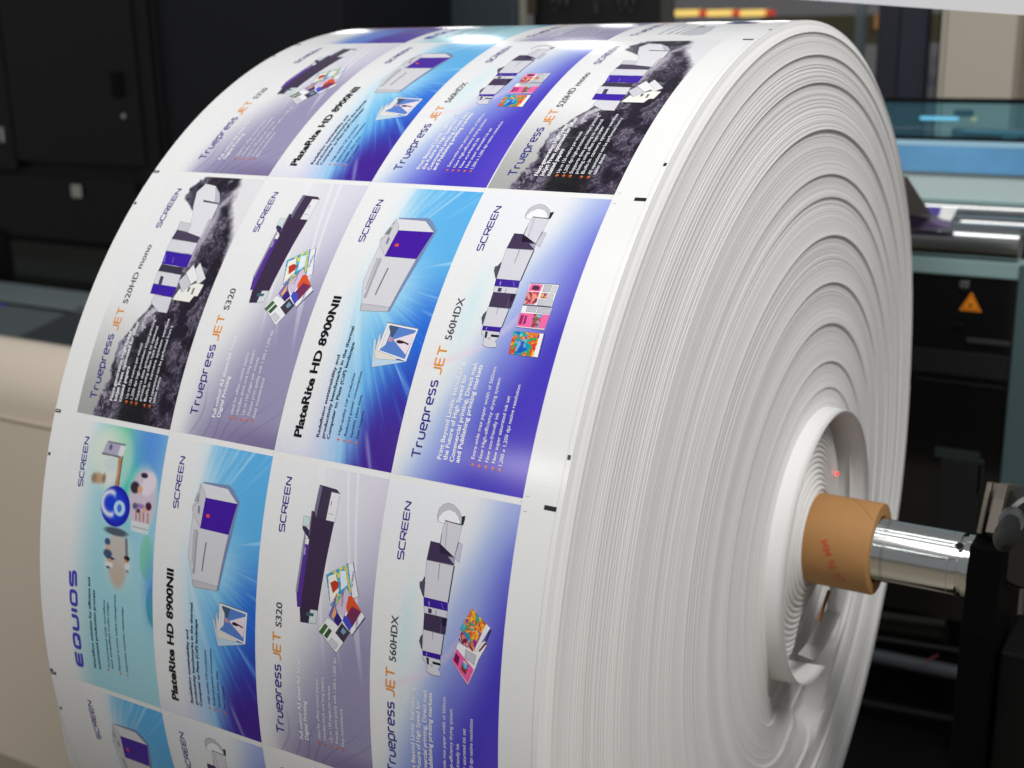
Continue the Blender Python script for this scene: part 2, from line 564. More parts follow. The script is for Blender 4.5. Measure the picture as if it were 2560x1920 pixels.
CACHE = {}
def lettering(txt, kind):
    """-> verts (unit: width 0..1, cap height 0..1), faces"""
    key = (txt, kind)
    if key in CACHE: return CACHE[key]
    if kind in ('logo', 'tiny', 'tinyw') and txt == 'SCREEN':
        v, f, wd = logo(txt, LOGO, .19, .32)
        v = [((a + .08) / (wd + .16), (b + .085) / 1.17) for a, b in v]
    elif kind == 'equios':
        v, f, wd = logo(txt, EQ, .36, .62)
        v = [((a + .18) / (wd + .36), (b + .18) / 1.36) for a, b in v]
    elif txt in ('Truepress', 'JET') :
        v, f, wd = logo(txt, TI, .165, .30)
        v = [((a + .06) / (wd + .12), (b + .06) / 1.12) for a, b in v]
    elif kind == 'arrow':
        v, f = stroke_poly([[(0, .5), (1, .5)], [(.5, 1.05), (1, .5)], [(.5, -.05), (1, .5)]], .24)
    else:
        bold = {'sub': .026, 'plate': .035, 'white': .03, 'whiter': .03, 'dark': .020, 'bul': .010, 'darkb': .008, 'model': .008}.get(kind, 0.0)
        v, f = glyphs(txt, bold)
        xs = [p[0] for p in v]; x0, x1 = min(xs), max(xs)
        v = [((a - x0) / (x1 - x0), b / 0.70) for a, b in v]
    CACHE[key] = (v, f)
    return v, f


LIFT = 0.00005
def wrap(s, h, layer):
    """banner millimetres -> point on the roll, banner's own frame"""
    rad = R + 0.00012 + LIFT * layer
    t = s / 1000.0 / R
    return (h / 1000.0, rad * math.sin(t), rad * math.cos(t))


def to_mesh(name, groups, parent):
    """groups: list of (verts2d, faces, colour, layer); cuts along s so that they follow the curve"""
    VV = []; FF = []; CC = []
    for v2, f2, col, layer in groups:
        bm = bmesh.new()
        vs = [bm.verts.new((p[0], p[1], 0)) for p in v2]
        for f in f2:
            try: bm.faces.new([vs[i] for i in f])
            except ValueError: pass
        smin = min(p[0] for p in v2); smax = max(p[0] for p in v2)
        big = any(max(v2[i][0] for i in f) - min(v2[i][0] for i in f) > 6 for f in f2)
        if big:
            bmesh.ops.triangulate(bm, faces=list(bm.faces))
            s = smin + 4
            while s < smax:
                bmesh.ops.bisect_plane(bm, geom=list(bm.verts) + list(bm.edges) + list(bm.faces), plane_co=(s, 0, 0), plane_no=(1, 0, 0))
                s += 4
        bm.verts.index_update()
        b = len(VV)
        for v in bm.verts:
            VV.append(wrap(v.co.x, v.co.y, layer)); CC.append(col)
        for f in bm.faces:
            idx = [b + v.index for v in f.verts]
            FF.append(idx)
        bm.free()
    # make every face look outwards
    out = []
    for f in FF:
        a, b_, c = (Vector(VV[f[0]]), Vector(VV[f[1]]), Vector(VV[f[2]]))
        n = (b_ - a).cross(c - a)
        out.append(f if n.dot(Vector((0, a.y, a.z))) > 0 else f[::-1])
    return newobj(name, VV, out, INK, parent, False, np.array(CC))


KINDS = {  # kind -> (sRGB, sub-part name)
    'logo': ((52, 34, 140), 'logo_lettering'), 'title': ((45, 42, 140), 'headline_lettering'), 'orange': ((236, 148, 20), 'headline_lettering'),
    'model': ((74, 70, 82), 'headline_lettering'), 'sub': ((240, 240, 245), 'text_lettering'), 'bul': ((232, 232, 242), 'text_lettering'),
    'arrow': ((240, 120, 50), 'text_lettering'), 'plate': ((16, 22, 28), 'headline_lettering'), 'dark': ((30, 44, 66), 'text_lettering'),
    'darkb': ((52, 70, 110), 'text_lettering'), 'equios': ((72, 70, 186), 'headline_lettering'), 'white': ((245, 245, 248), 'magazine_lettering'),
    'whiter': ((245, 245, 248), 'magazine_lettering'), 'tiny': ((90, 90, 170), 'magazine_lettering'), 'tinyw': ((205, 195, 235), 'magazine_lettering'), 'red': ((170, 40, 70), 'magazine_lettering'),
}

TEXTS={'560A': [('SCREEN', 'logo', 214.4, 264.9, 25.8, 6.8), ('Truepress', 'title', 16.8, 86.5, 25.6, 8.8), ('JET', 'orange', 91.9, 118.7, 25.8, 9.3), ('560HDX', 'model', 124.4, 165.5, 26.2, 7.3), ('Print Beyond Limits: Introducing', 'sub', 19.1, 105.9, 46.4, 3.9), ('the Future of High Speed for', 'sub', 19.3, 95.0, 52.4, 3.9), ('Commercial printing, Direct mail,', 'sub', 18.8, 107.4, 59.2, 3.8),
          ('and Publishing printing markets', 'sub', 19.0, 105.7, 64.9, 3.9), ('Extra-wide max paper width of 560mm', 'bul', 24.5, 105.6, 78.9, 3.3), ('New High-efficiency drying system', 'bul', 23.8, 96.5, 86.0, 3.2), ('New eco-friendly ink', 'bul', 23.9, 66.7, 92.8, 3.2), ('New super saturated ink set', 'bul', 24.1, 82.2, 99.4, 3.2),
          ('1,200 x 1,200 dpi native resolution', 'bul', 22.8, 93.0, 106.4, 3.2), ('>', 'arrow', 18.0, 20.9, 79.6, 2.7), ('>', 'arrow', 17.8, 20.9, 86.2, 2.7), ('>', 'arrow', 17.8, 21.0, 92.7, 2.6), ('>', 'arrow', 17.7, 20.9, 99.6, 2.6), ('>', 'arrow', 17.8, 20.8, 106.4, 2.6), ('EXPLORE', 'white', 119.9, 139.3, 106.8, 3.8), ('SCREEN', 'tiny', 125.1, 134.0, 113.1, 1.6)],
 '560B': [('EXPLORE', 'whiter', 159.8, 177.6, 108.0, 3.5), ('SCREEN', 'tiny', 160.4, 168.7, 112.4, 2.1)],
 'equios': [('SCREEN', 'logo', 212.7, 263.6, 23.8, 7.3), ('EQUIOS', 'equios', 17.7, 124.9, 24.4, 11.9), ('Workflow solution for efficient and', 'dark', 21.6, 122.1, 43.5, 3.7), ('automated production process', 'dark', 22.7, 109.9, 50.2, 3.7), ('Automated web workflow', 'darkb', 28.1, 103.5, 64.4, 2.9), ('and simplified multi-stage', 'darkb', 28.4, 101.1, 69.4, 2.9),
            ('Planned to print online management', 'darkb', 29.0, 111.8, 80.1, 2.8), ('Interactive customer relationships', 'darkb', 30.2, 100.6, 90.5, 2.8), ('>', 'arrow', 23.5, 26.6, 62.4, 2.6), ('>', 'arrow', 23.9, 26.9, 80.6, 2.6), ('>', 'arrow', 24.3, 27.3, 90.4, 2.5)],
 'mono': [('SCREEN', 'logo', 209.8, 261.5, 25.0, 3.6), ('Truepress', 'title', 16.7, 85.3, 23.8, 6.5), ('JET', 'orange', 89.6, 115.7, 26.4, 6.9), ('520HD mono', 'model', 119.7, 188.4, 26.6, 5.8), ('Next-generation High Speed', 'sub', 18.1, 91.3, 46.2, 3.5), ('Inkjet Press optimised for offset', 'sub', 18.4, 102.3, 52.2, 3.5), ('coated papers', 'sub', 18.4, 54.8, 58.7, 3.5),
          ('Up to 150 metres per minute', 'bul', 22.9, 80.7, 66.6, 2.9), ('1,200 dpi high-precision inkjet printing', 'bul', 23.0, 106.7, 73.4, 2.9), ('Supports data printing to optional', 'bul', 22.8, 100.0, 80.2, 2.9), ('printing using offset type paper', 'bul', 22.8, 89.6, 85.6, 2.8), ('Built-in camera system verifies', 'bul', 23.2, 109.5, 92.0, 2.8),
          ('All operations can be performed from a', 'bul', 22.7, 102.8, 99.0, 2.7), ('tablet device', 'bul', 22.7, 49.5, 104.0, 2.7), ('>', 'arrow', 17.4, 20.9, 67.2, 2.9), ('>', 'arrow', 17.5, 20.9, 74.2, 2.8), ('>', 'arrow', 17.5, 21.0, 81.0, 2.9), ('>', 'arrow', 17.2, 20.6, 92.6, 2.7), ('>', 'arrow', 17.3, 20.7, 99.6, 2.7)],
 'plate': [('SCREEN', 'logo', 213.3, 263.7, 27.2, 7.7), ('PlateRite HD 8900NII', 'plate', 16.1, 153.7, 26.2, 8.5), ('Redefining sustainability and', 'dark', 19.3, 97.1, 46.4, 3.4), ('productivity benchmarks in the thermal', 'dark', 19.2, 125.7, 52.4, 3.4), ('Computer to Plate (CtP) landscape', 'dark', 19.1, 110.6, 58.4, 3.4), ('High-quality CtP production', 'darkb', 24.7, 82.3, 69.1, 2.8),
           ('Reduced power consumption', 'darkb', 24.7, 84.9, 76.0, 2.7), ('Variable plate sizes', 'darkb', 23.9, 63.2, 82.8, 2.7), ('Fast outputs', 'darkb', 24.0, 49.4, 89.4, 2.7), ('>', 'arrow', 18.6, 21.3, 69.6, 2.8), ('>', 'arrow', 18.6, 21.3, 76.2, 2.8), ('>', 'arrow', 18.6, 21.3, 83.0, 2.7), ('>', 'arrow', 18.5, 21.2, 89.6, 2.7)],
 's320': [('SCREEN', 'logo', 214.4, 265.0, 28.4, 5.4), ('Truepress', 'title', 18.8, 89.6, 29.8, 9.5), ('JET', 'orange', 94.0, 121.4, 29.9, 9.2), ('S320', 'model', 126.4, 149.6, 30.2, 7.2), ('Full colour A3 sheet-fed Inkjet', 'sub', 19.8, 101.1, 52.2, 3.4), ('Digital Printing', 'sub', 20.7, 61.2, 58.6, 3.3), ('Ideal for offset coated papers', 'bul', 26.3, 86.6, 73.2, 2.8),
          ('Handles thick and long papers', 'bul', 26.5, 90.1, 79.8, 2.8), ('Up to 150 pages per minute', 'bul', 26.9, 83.5, 87.0, 2.8), ('Precise print quality with 1,200 x 1,200 dpi', 'bul', 27.5, 111.7, 93.9, 2.7), ('Easy maintenance', 'bul', 26.3, 64.7, 100.6, 2.8), ('>', 'arrow', 20.7, 23.7, 72.2, 2.7), ('>', 'arrow', 20.5, 23.5, 79.1, 2.6), ('>', 'arrow', 20.6, 23.4, 86.2, 2.6),
          ('>', 'arrow', 21.1, 24.1, 93.2, 2.5), ('>', 'arrow', 21.4, 24.1, 99.9, 2.5), ('Yosemite', 'red', 160.8, 174.5, 98.9, 2.6), ('SCREEN', 'tiny', 144.0, 153.7, 116.4, 2.1), ('SCREEN', 'tiny', 180.4, 194.4, 108.0, 1.9), ('SCREEN', 'tinyw', 198.7, 205.9, 52.1, 1.1)]}
POLYS={'560A': [('m', (196, 194, 202), [(253.1, 54.6), (258.1, 53.0), (263.9, 53.7), (268.2, 57.2), (270.3, 62.1), (269.5, 67.7), (265.8, 73.5), (261.5, 76.8), (254.8, 78.4), (255.5, 64.1)]), ('m', (240, 240, 244), [(253.1, 54.6), (257.1, 54.5), (261.5, 57.4), (265.1, 63.2), (263.9, 70.1), (260.1, 74.2), (254.9, 77.1), (255.2, 61.6), (252.4, 61.2)]),
          ('m', (20, 50, 50), [(254.7, 77.7), (261.5, 77.1), (262.5, 80.5), (259.2, 80.5), (258.8, 79.4), (254.2, 79.7)]), ('m', (40, 40, 50), [(255.8, 61.3), (255.4, 65.2), (254.9, 77.9), (254.0, 78.2), (254.6, 64.5), (254.7, 61.8)]), ('m', (213, 212, 221), [(254.8, 62.1), (254.0, 78.8), (239.8, 77.7), (226.7, 76.1), (227.1, 61.2), (233.5, 60.5), (248.4, 60.2)]),
          ('m', (60, 50, 110), [(244.0, 60.0), (243.7, 60.6), (232.4, 60.5), (232.6, 59.7)]), ('m', (150, 150, 165), [(254.3, 63.6), (254.2, 64.2), (227.3, 66.3), (227.4, 65.7)]), ('m', (40, 40, 60), [(239.7, 77.3), (239.6, 78.3), (226.5, 76.5), (226.6, 75.6)]), ('m', (200, 200, 215), [(239.8, 78.2), (238.5, 81.8), (223.3, 81.0), (226.1, 75.8)]),
          ('m', (66, 52, 84), [(235.8, 50.2), (235.6, 59.5), (226.8, 61.1), (226.4, 76.2), (219.8, 76.7), (219.4, 48.7)]), ('m', (165, 160, 185), [(226.0, 69.5), (226.3, 76.1), (220.8, 76.2)]), ('m', (213, 212, 221), [(219.2, 48.8), (219.3, 76.9), (187.6, 74.7), (187.4, 50.4)]), ('m', (120, 120, 130), [(218.5, 61.9), (218.5, 62.7), (204.4, 62.9), (204.4, 62.4)]),
          ('m', (30, 30, 45), [(219.5, 76.3), (219.4, 77.4), (187.3, 75.6), (187.4, 74.5)]), ('m', (84, 78, 96), [(204.9, 48.8), (199.6, 50.1), (187.0, 50.5), (188.1, 49.1), (195.4, 44.8), (199.6, 44.4), (200.5, 46.8)]), ('m', (30, 30, 45), [(204.9, 48.8), (204.5, 49.3), (187.2, 50.7), (187.1, 50.2)]), ('m', (60, 30, 150), [(187.4, 50.1), (187.7, 74.7), (180.6, 75.4), (180.2, 51.0)]),
          ('m', (170, 150, 220), [(185.0, 55.4), (185.0, 56.4), (181.4, 56.9), (181.4, 56.0)]), ('m', (120, 100, 220), [(186.2, 67.9), (186.2, 68.6), (181.5, 71.1), (181.5, 70.4)]), ('m', (213, 212, 221), [(180.0, 51.1), (180.5, 75.3), (174.4, 74.4), (174.1, 52.4)]), ('m', (60, 52, 80), [(178.9, 55.8), (178.9, 59.5), (175.0, 59.7), (174.9, 56.0)]),
          ('m', (150, 150, 165), [(178.7, 63.5), (178.7, 64.5), (172.2, 64.5), (172.3, 63.5)]), ('m', (66, 52, 84), [(174.2, 52.2), (174.4, 75.8), (160.2, 75.1), (159.8, 52.5)]), ('m', (35, 25, 50), [(174.1, 70.7), (174.1, 74.7), (166.7, 74.3), (166.9, 71.2)]), ('m', (110, 95, 130), [(168.8, 70.1), (168.7, 70.6), (160.1, 70.8), (160.1, 70.2)]),
          ('m', (213, 212, 221), [(159.6, 52.5), (159.7, 73.7), (141.6, 72.0), (141.2, 53.0)]), ('m', (130, 130, 140), [(159.5, 62.1), (159.4, 62.7), (152.6, 62.9), (152.7, 62.5)]), ('m', (30, 30, 45), [(159.8, 73.3), (159.7, 74.1), (141.4, 72.7), (141.5, 71.8)]), ('m', (74, 80, 92), [(155.6, 52.1), (150.0, 52.8), (142.0, 52.9), (143.0, 51.8), (148.7, 49.2), (152.4, 50.0)]),
          ('m', (60, 30, 150), [(141.3, 53.3), (141.8, 72.0), (137.3, 71.8), (137.2, 53.7)]), ('m', (170, 150, 220), [(140.2, 57.2), (140.2, 58.0), (138.1, 58.1), (138.1, 57.3)]), ('m', (213, 212, 221), [(137.0, 53.4), (137.1, 71.9), (131.8, 72.4), (128.6, 70.1), (126.0, 72.4), (123.2, 72.8), (122.2, 66.1), (122.8, 60.9), (124.4, 58.2), (127.3, 59.0), (132.8, 56.4), (133.8, 54.3)]),
          ('m', (50, 44, 66), [(136.4, 57.5), (136.3, 60.1), (130.2, 60.7), (130.5, 58.4)]), ('m', (30, 30, 45), [(134.2, 63.7), (134.4, 72.0), (132.1, 72.3), (132.0, 64.5)]), ('m', (180, 180, 195), [(131.5, 62.1), (131.3, 64.2), (129.0, 64.8), (129.2, 62.4)]), ('g', (95, 90, 150), [(186.6, 85.3), (187.9, 113.6), (186.8, 114.3), (185.6, 85.2)]),
          ('g', (238, 238, 240), [(185.9, 85.1), (187.2, 113.6), (165.6, 113.5), (165.5, 86.2)]), ('g', (240, 110, 170), [(185.5, 86.2), (185.9, 98.3), (179.1, 97.8), (178.6, 85.9)]), ('g', (190, 190, 198), [(185.6, 99.7), (185.8, 106.9), (179.4, 107.0), (179.1, 100.0)]), ('g', (205, 205, 212), [(185.7, 108.1), (185.8, 112.2), (179.1, 112.5), (179.1, 108.3)]),
          ('g', (200, 200, 208), [(177.8, 106.8), (177.9, 111.9), (172.9, 111.8), (172.8, 107.0)]), ('g', (195, 195, 205), [(171.6, 98.9), (171.7, 103.9), (165.9, 104.2), (165.9, 99.5)]), ('g', (200, 200, 210), [(171.8, 104.9), (172.0, 112.7), (166.3, 112.5), (166.0, 105.1)]),
          ('g', (90, 30, 60), [(183.3, 89.0), (184.3, 89.6), (184.5, 94.0), (183.0, 96.5), (180.0, 96.1), (179.8, 91.7), (180.7, 88.4)]), ('g', (60, 55, 110), [(165.4, 85.7), (165.9, 113.4), (165.0, 113.2), (164.6, 85.5)]), ('g', (238, 238, 240), [(164.2, 85.6), (164.7, 114.3), (143.9, 113.7), (143.7, 86.0)]), ('g', (240, 105, 165), [(157.1, 85.7), (158.2, 114.4), (144.8, 113.6), (144.4, 86.3)]),
          ('g', (190, 190, 200), [(163.5, 90.3), (163.8, 100.0), (158.9, 100.0), (158.9, 90.7)]), ('g', (190, 190, 200), [(163.6, 101.1), (163.9, 113.3), (158.8, 113.5), (158.7, 101.2)]), ('g', (150, 40, 100), [(155.2, 87.1), (155.3, 90.1), (146.3, 90.3), (146.4, 87.3)]), ('g', (150, 40, 100), [(155.0, 91.2), (154.9, 93.3), (147.7, 94.0), (146.3, 91.6)]),
          ('g', (70, 60, 150), [(141.1, 113.9), (140.5, 115.7), (121.7, 116.1), (118.8, 114.9)]), ('g', (240, 240, 243), [(139.9, 85.2), (140.4, 114.3), (118.8, 115.1), (119.1, 86.4)]), ('p', 1, [(139.9, 85.2), (140.2, 111.0), (118.7, 110.6), (119.1, 86.4)]), ('p', 2, [(177.9, 85.6), (178.4, 97.6), (166.2, 97.8), (166.0, 86.5)]),
          ('p', 3, [(177.8, 99.7), (178.1, 106.0), (172.9, 106.0), (172.6, 99.5)]), ('p', 4, [(157.5, 98.7), (157.7, 107.1), (144.9, 107.3), (145.0, 100.3)])],
 '560B': [('g', (60, 50, 130), [(175.0, 117.7), (173.9, 119.5), (136.4, 102.0), (123.0, 100.6), (122.1, 100.0)]), ('g', (238, 238, 240), [(156.8, 88.3), (154.3, 97.1), (141.3, 107.9), (122.2, 100.4), (139.1, 83.3)]), ('g', (236, 95, 165), [(151.1, 87.3), (137.0, 105.4), (123.2, 100.3), (139.4, 83.6)]), ('g', (120, 30, 80), [(147.4, 86.8), (143.9, 90.9), (136.5, 89.6), (140.5, 85.0)]),
          ('g', (238, 238, 240), [(154.4, 97.7), (163.6, 114.5), (160.0, 116.1), (146.1, 109.2), (141.3, 107.9), (144.5, 95.7)]), ('g', (195, 195, 205), [(152.1, 96.2), (149.5, 106.7), (141.2, 105.1), (145.1, 96.2)]), ('g', (120, 30, 60), [(162.6, 114.5), (161.5, 116.0), (153.2, 109.8), (153.9, 108.6)]), ('g', (238, 238, 242), [(188.0, 98.7), (175.6, 118.2), (152.9, 106.4), (168.9, 89.4)]),
          ('p', 1, [(188.0, 98.7), (178.1, 114.0), (152.0, 104.0), (168.9, 89.4)]), ('p', 2, [(167.7, 90.7), (158.4, 100.2), (154.1, 96.6), (158.8, 88.7)]), ('p', 3, [(158.9, 100.2), (155.9, 104.4), (151.7, 103.1), (154.7, 98.8)]), ('p', 4, [(142.8, 94.9), (139.0, 100.1), (130.4, 97.8), (134.2, 92.4)])],
 'mono': [('m', (224, 223, 230), [(238.8, 55.5), (258.8, 48.6), (270.5, 54.1), (268.2, 69.6), (258.6, 81.0), (248.5, 87.2), (244.0, 88.0), (223.2, 89.7), (201.6, 89.8), (201.0, 84.8), (207.4, 65.7), (227.5, 62.0)]), ('m', (190, 190, 200), [(268.2, 69.6), (258.6, 81.0), (248.5, 87.2), (244.6, 87.8), (246.2, 82.0), (258.1, 75.7)]),
          ('m', (60, 60, 70), [(249.0, 63.7), (246.4, 86.8), (244.6, 87.3), (246.5, 65.3)]), ('m', (195, 192, 205), [(225.9, 86.4), (224.2, 89.8), (201.6, 89.8), (202.8, 86.7)]), ('m', (205, 203, 212), [(219.7, 48.6), (217.7, 65.3), (207.7, 66.1), (209.2, 50.1)]), ('m', (76, 66, 90), [(209.2, 50.1), (207.4, 65.9), (202.8, 86.7), (195.9, 86.1), (197.9, 48.9)]),
          ('m', (218, 217, 225), [(197.4, 49.2), (195.6, 86.6), (182.1, 86.6), (183.4, 49.2)]), ('m', (62, 30, 165), [(183.2, 49.3), (181.3, 87.3), (166.6, 87.2), (168.0, 51.4)]), ('m', (60, 55, 72), [(167.8, 51.5), (166.1, 82.9), (158.2, 83.4), (159.7, 50.8)]), ('m', (218, 217, 225), [(159.3, 50.5), (157.8, 83.9), (143.9, 85.0), (145.1, 51.6)]),
          ('m', (70, 60, 90), [(154.3, 57.1), (154.0, 61.8), (144.6, 63.1), (145.0, 58.4)]), ('m', (62, 30, 165), [(144.9, 51.4), (143.9, 85.0), (132.7, 83.8), (133.8, 52.4)]), ('m', (216, 215, 223), [(132.9, 59.8), (132.4, 84.0), (115.2, 84.7), (115.5, 72.4), (124.6, 57.7)]), ('m', (130, 110, 215), [(178.4, 51.0), (178.2, 52.5), (170.1, 54.3), (170.2, 52.8)]),
          ('m', (130, 110, 215), [(176.4, 63.9), (176.2, 64.7), (170.2, 65.6), (170.4, 64.7)]), ('g', (226, 226, 228), [(173.6, 102.4), (157.0, 118.2), (149.0, 111.2), (162.1, 98.4)]), ('g', (235, 235, 236), [(170.5, 94.8), (155.9, 109.1), (148.8, 102.2), (160.4, 89.4)]), ('g', (205, 205, 212), [(150.8, 84.3), (159.5, 90.1), (148.8, 102.0), (138.1, 95.1)]),
          ('g', (238, 238, 232), [(139.0, 94.7), (143.1, 89.8), (130.1, 85.2), (129.6, 109.1), (136.7, 112.3), (136.8, 116.8), (149.9, 119.1), (150.8, 108.4), (147.3, 101.6)]), ('g', (110, 110, 112), [(145.8, 100.6), (145.5, 103.4), (141.0, 103.2), (140.0, 100.5)]), ('g', (120, 120, 120), [(144.7, 106.8), (145.6, 109.5), (138.4, 109.5), (137.5, 107.3)])],
 'plate': [('m', (120, 140, 180), [(243.8, 52.4), (245.9, 85.6), (241.7, 92.4), (232.1, 101.1), (196.2, 95.6), (144.8, 84.9), (143.7, 82.1), (190.2, 88.4)]), ('m', (222, 221, 226), [(241.3, 50.0), (242.6, 53.3), (242.1, 84.2), (230.3, 98.4), (229.4, 58.6)]),
           ('m', (205, 204, 210), [(241.3, 50.0), (235.2, 56.3), (229.4, 58.6), (199.9, 56.2), (211.9, 45.1), (217.3, 43.1), (220.7, 46.3), (223.5, 50.6)]), ('m', (214, 213, 218), [(211.9, 45.1), (199.8, 56.3), (199.8, 92.1), (144.0, 82.6), (141.8, 52.3), (152.7, 49.7), (171.8, 44.0)]), ('m', (196, 194, 201), [(149.0, 51.3), (148.6, 83.1), (144.0, 82.6), (141.8, 52.3)]),
           ('m', (170, 168, 180), [(198.4, 51.4), (196.2, 54.4), (156.8, 54.1), (153.7, 52.3), (156.9, 50.1), (161.6, 51.2)]), ('m', (196, 195, 202), [(197.1, 48.6), (196.7, 50.7), (164.6, 49.9), (163.4, 49.1)]), ('m', (110, 110, 116), [(188.2, 64.8), (187.8, 66.2), (159.0, 63.4), (159.4, 62.0)]), ('m', (68, 24, 160), [(229.5, 58.5), (230.1, 98.5), (200.0, 92.1), (199.8, 56.3)]),
           ('m', (240, 80, 50), [(214.2, 62.0), (214.9, 65.6), (211.6, 66.7), (211.3, 62.7)]), ('m', (140, 130, 170), [(220.8, 50.5), (220.4, 53.2), (213.1, 53.8), (213.5, 51.1)]), ('g', (190, 215, 235), [(115.6, 77.7), (116.8, 80.2), (98.2, 85.0), (99.6, 106.2), (99.4, 118.9), (96.0, 107.4), (89.8, 84.6)]),
           ('g', (226, 222, 215), [(125.3, 82.2), (105.6, 82.9), (98.2, 85.0), (99.3, 106.3), (101.1, 109.9), (106.2, 88.1)]), ('g', (90, 105, 125), [(134.1, 86.6), (131.6, 121.4), (130.9, 121.5), (133.1, 87.0)]), ('g', (238, 238, 240), [(133.3, 86.9), (131.0, 121.4), (99.4, 119.1), (106.0, 85.1)]), ('g', (90, 130, 205), [(131.5, 90.1), (129.4, 119.7), (101.5, 117.1), (106.6, 87.4)]),
           ('g', (70, 90, 120), [(131.3, 90.4), (130.7, 100.5), (119.6, 97.1), (123.9, 91.8)]), ('g', (226, 226, 232), [(130.9, 89.2), (124.1, 93.4), (112.4, 92.3), (107.5, 87.6), (120.6, 88.2)]), ('g', (235, 222, 232), [(118.1, 98.7), (127.0, 119.5), (105.5, 116.8)]), ('g', (190, 150, 165), [(120.2, 93.2), (120.2, 97.5), (115.9, 98.4), (115.9, 93.7)]),
           ('g', (60, 30, 50), [(117.5, 102.4), (118.6, 105.4), (118.2, 108.2), (117.4, 111.6), (116.1, 116.5), (114.6, 116.3), (116.0, 111.6), (115.0, 107.2), (115.5, 103.3)])],
 's320': [('m', (205, 222, 222), [(233.3, 44.9), (233.1, 52.5), (224.6, 51.9), (224.1, 45.0)]), ('m', (60, 50, 90), [(224.2, 45.6), (223.6, 50.5), (220.3, 54.0), (214.5, 53.8), (217.5, 48.7), (221.9, 45.1)]), ('m', (64, 54, 78), [(263.6, 57.4), (262.4, 77.2), (259.2, 81.4), (259.2, 71.8), (233.4, 70.3), (233.8, 56.6), (240.9, 55.9)]),
          ('m', (120, 112, 138), [(263.2, 57.5), (261.8, 60.9), (234.2, 59.1), (234.3, 56.9), (240.0, 56.2)]), ('m', (232, 231, 236), [(259.3, 71.8), (259.0, 81.2), (233.7, 80.3), (233.5, 70.3)]), ('m', (120, 120, 130), [(240.1, 71.8), (239.8, 78.0), (239.4, 77.9), (239.7, 71.8)]), ('m', (60, 60, 70), [(251.3, 73.2), (251.3, 73.9), (247.3, 73.7), (247.3, 73.0)]),
          ('m', (62, 46, 74), [(239.1, 53.0), (239.0, 56.3), (234.1, 58.7), (233.4, 79.8), (151.5, 71.3), (149.9, 51.4), (212.4, 52.9), (229.8, 53.1)]), ('m', (104, 96, 120), [(237.6, 53.3), (237.6, 54.5), (216.6, 54.6), (216.8, 53.4)]), ('m', (88, 52, 150), [(212.0, 50.5), (208.9, 55.3), (150.3, 51.6), (150.0, 47.4), (163.1, 45.5)]),
          ('m', (150, 146, 166), [(219.4, 48.4), (213.5, 50.8), (163.4, 46.9), (163.7, 44.5), (185.9, 46.6)]), ('m', (235, 235, 238), [(213.6, 50.3), (213.5, 54.5), (208.4, 54.2), (208.4, 50.3)]), ('m', (190, 180, 225), [(205.2, 50.5), (205.2, 51.5), (198.5, 51.4), (198.6, 50.4)]), ('m', (58, 48, 74), [(149.9, 50.4), (150.8, 63.4), (137.5, 61.8), (136.6, 52.0)]),
          ('m', (214, 222, 224), [(150.4, 62.6), (151.1, 71.2), (139.0, 69.7), (137.5, 61.5)]), ('m', (70, 100, 110), [(147.4, 58.6), (147.8, 67.0), (144.8, 66.7), (144.1, 58.1)]), ('g', (95, 90, 150), [(202.5, 105.4), (201.9, 106.4), (173.6, 115.5), (172.7, 114.6)]), ('g', (236, 236, 240), [(185.5, 77.6), (202.2, 105.4), (173.5, 115.0), (158.8, 84.8)]),
          ('p', 5, [(185.5, 77.6), (200.6, 100.4), (171.1, 108.8), (158.8, 84.8)]), ('g', (246, 240, 225), [(184.5, 79.9), (189.2, 88.2), (173.7, 93.5), (159.9, 84.9)]), ('g', (190, 60, 40), [(179.3, 82.9), (182.7, 87.8), (181.2, 92.7), (176.3, 92.1), (170.5, 86.8)]), ('g', (230, 210, 40), [(196.7, 96.9), (197.5, 99.1), (175.4, 106.5), (174.4, 105.2)]),
          ('g', (225, 240, 250), [(191.6, 92.0), (193.9, 98.8), (181.2, 102.1), (175.1, 95.7)]), ('g', (120, 110, 175), [(172.7, 91.3), (149.6, 83.7), (142.1, 94.9), (149.1, 99.4), (159.2, 90.7)]), ('g', (235, 170, 110), [(159.5, 90.1), (153.2, 92.4), (147.7, 89.2), (149.1, 86.8)]), ('g', (60, 40, 120), [(154.2, 92.3), (148.9, 99.2), (142.1, 94.9), (145.9, 90.0)]),
          ('g', (80, 70, 120), [(157.1, 123.3), (156.1, 124.1), (137.4, 111.5), (137.7, 110.5)]), ('g', (236, 236, 242), [(179.1, 101.2), (157.1, 123.3), (137.7, 110.5), (148.7, 98.6), (159.2, 90.7)]), ('g', (212, 196, 222), [(178.8, 101.2), (172.3, 107.7), (151.0, 100.2), (159.3, 91.1)]),
          ('g', (225, 85, 40), [(171.6, 104.1), (172.8, 107.7), (160.8, 119.3), (154.0, 114.1), (155.8, 104.6), (161.1, 102.4)]), ('g', (120, 50, 90), [(163.4, 108.6), (160.8, 119.3), (144.4, 110.1), (151.4, 102.0)]), ('g', (70, 80, 200), [(153.6, 101.2), (151.4, 106.7), (145.4, 110.0), (140.8, 107.8), (147.9, 99.3)]),
          ('g', (240, 240, 245), [(160.4, 119.9), (157.1, 123.3), (137.8, 110.7), (140.6, 107.8)]), ('g', (238, 238, 242), [(147.5, 82.9), (144.2, 91.3), (141.9, 95.0), (148.7, 99.5), (139.1, 108.1), (117.2, 94.2), (134.2, 72.6)]), ('g', (70, 110, 60), [(141.8, 80.1), (139.6, 83.9), (130.1, 77.6), (132.4, 73.8)]), ('g', (60, 90, 50), [(138.4, 85.0), (136.5, 88.5), (127.9, 83.1), (130.1, 79.4)]),
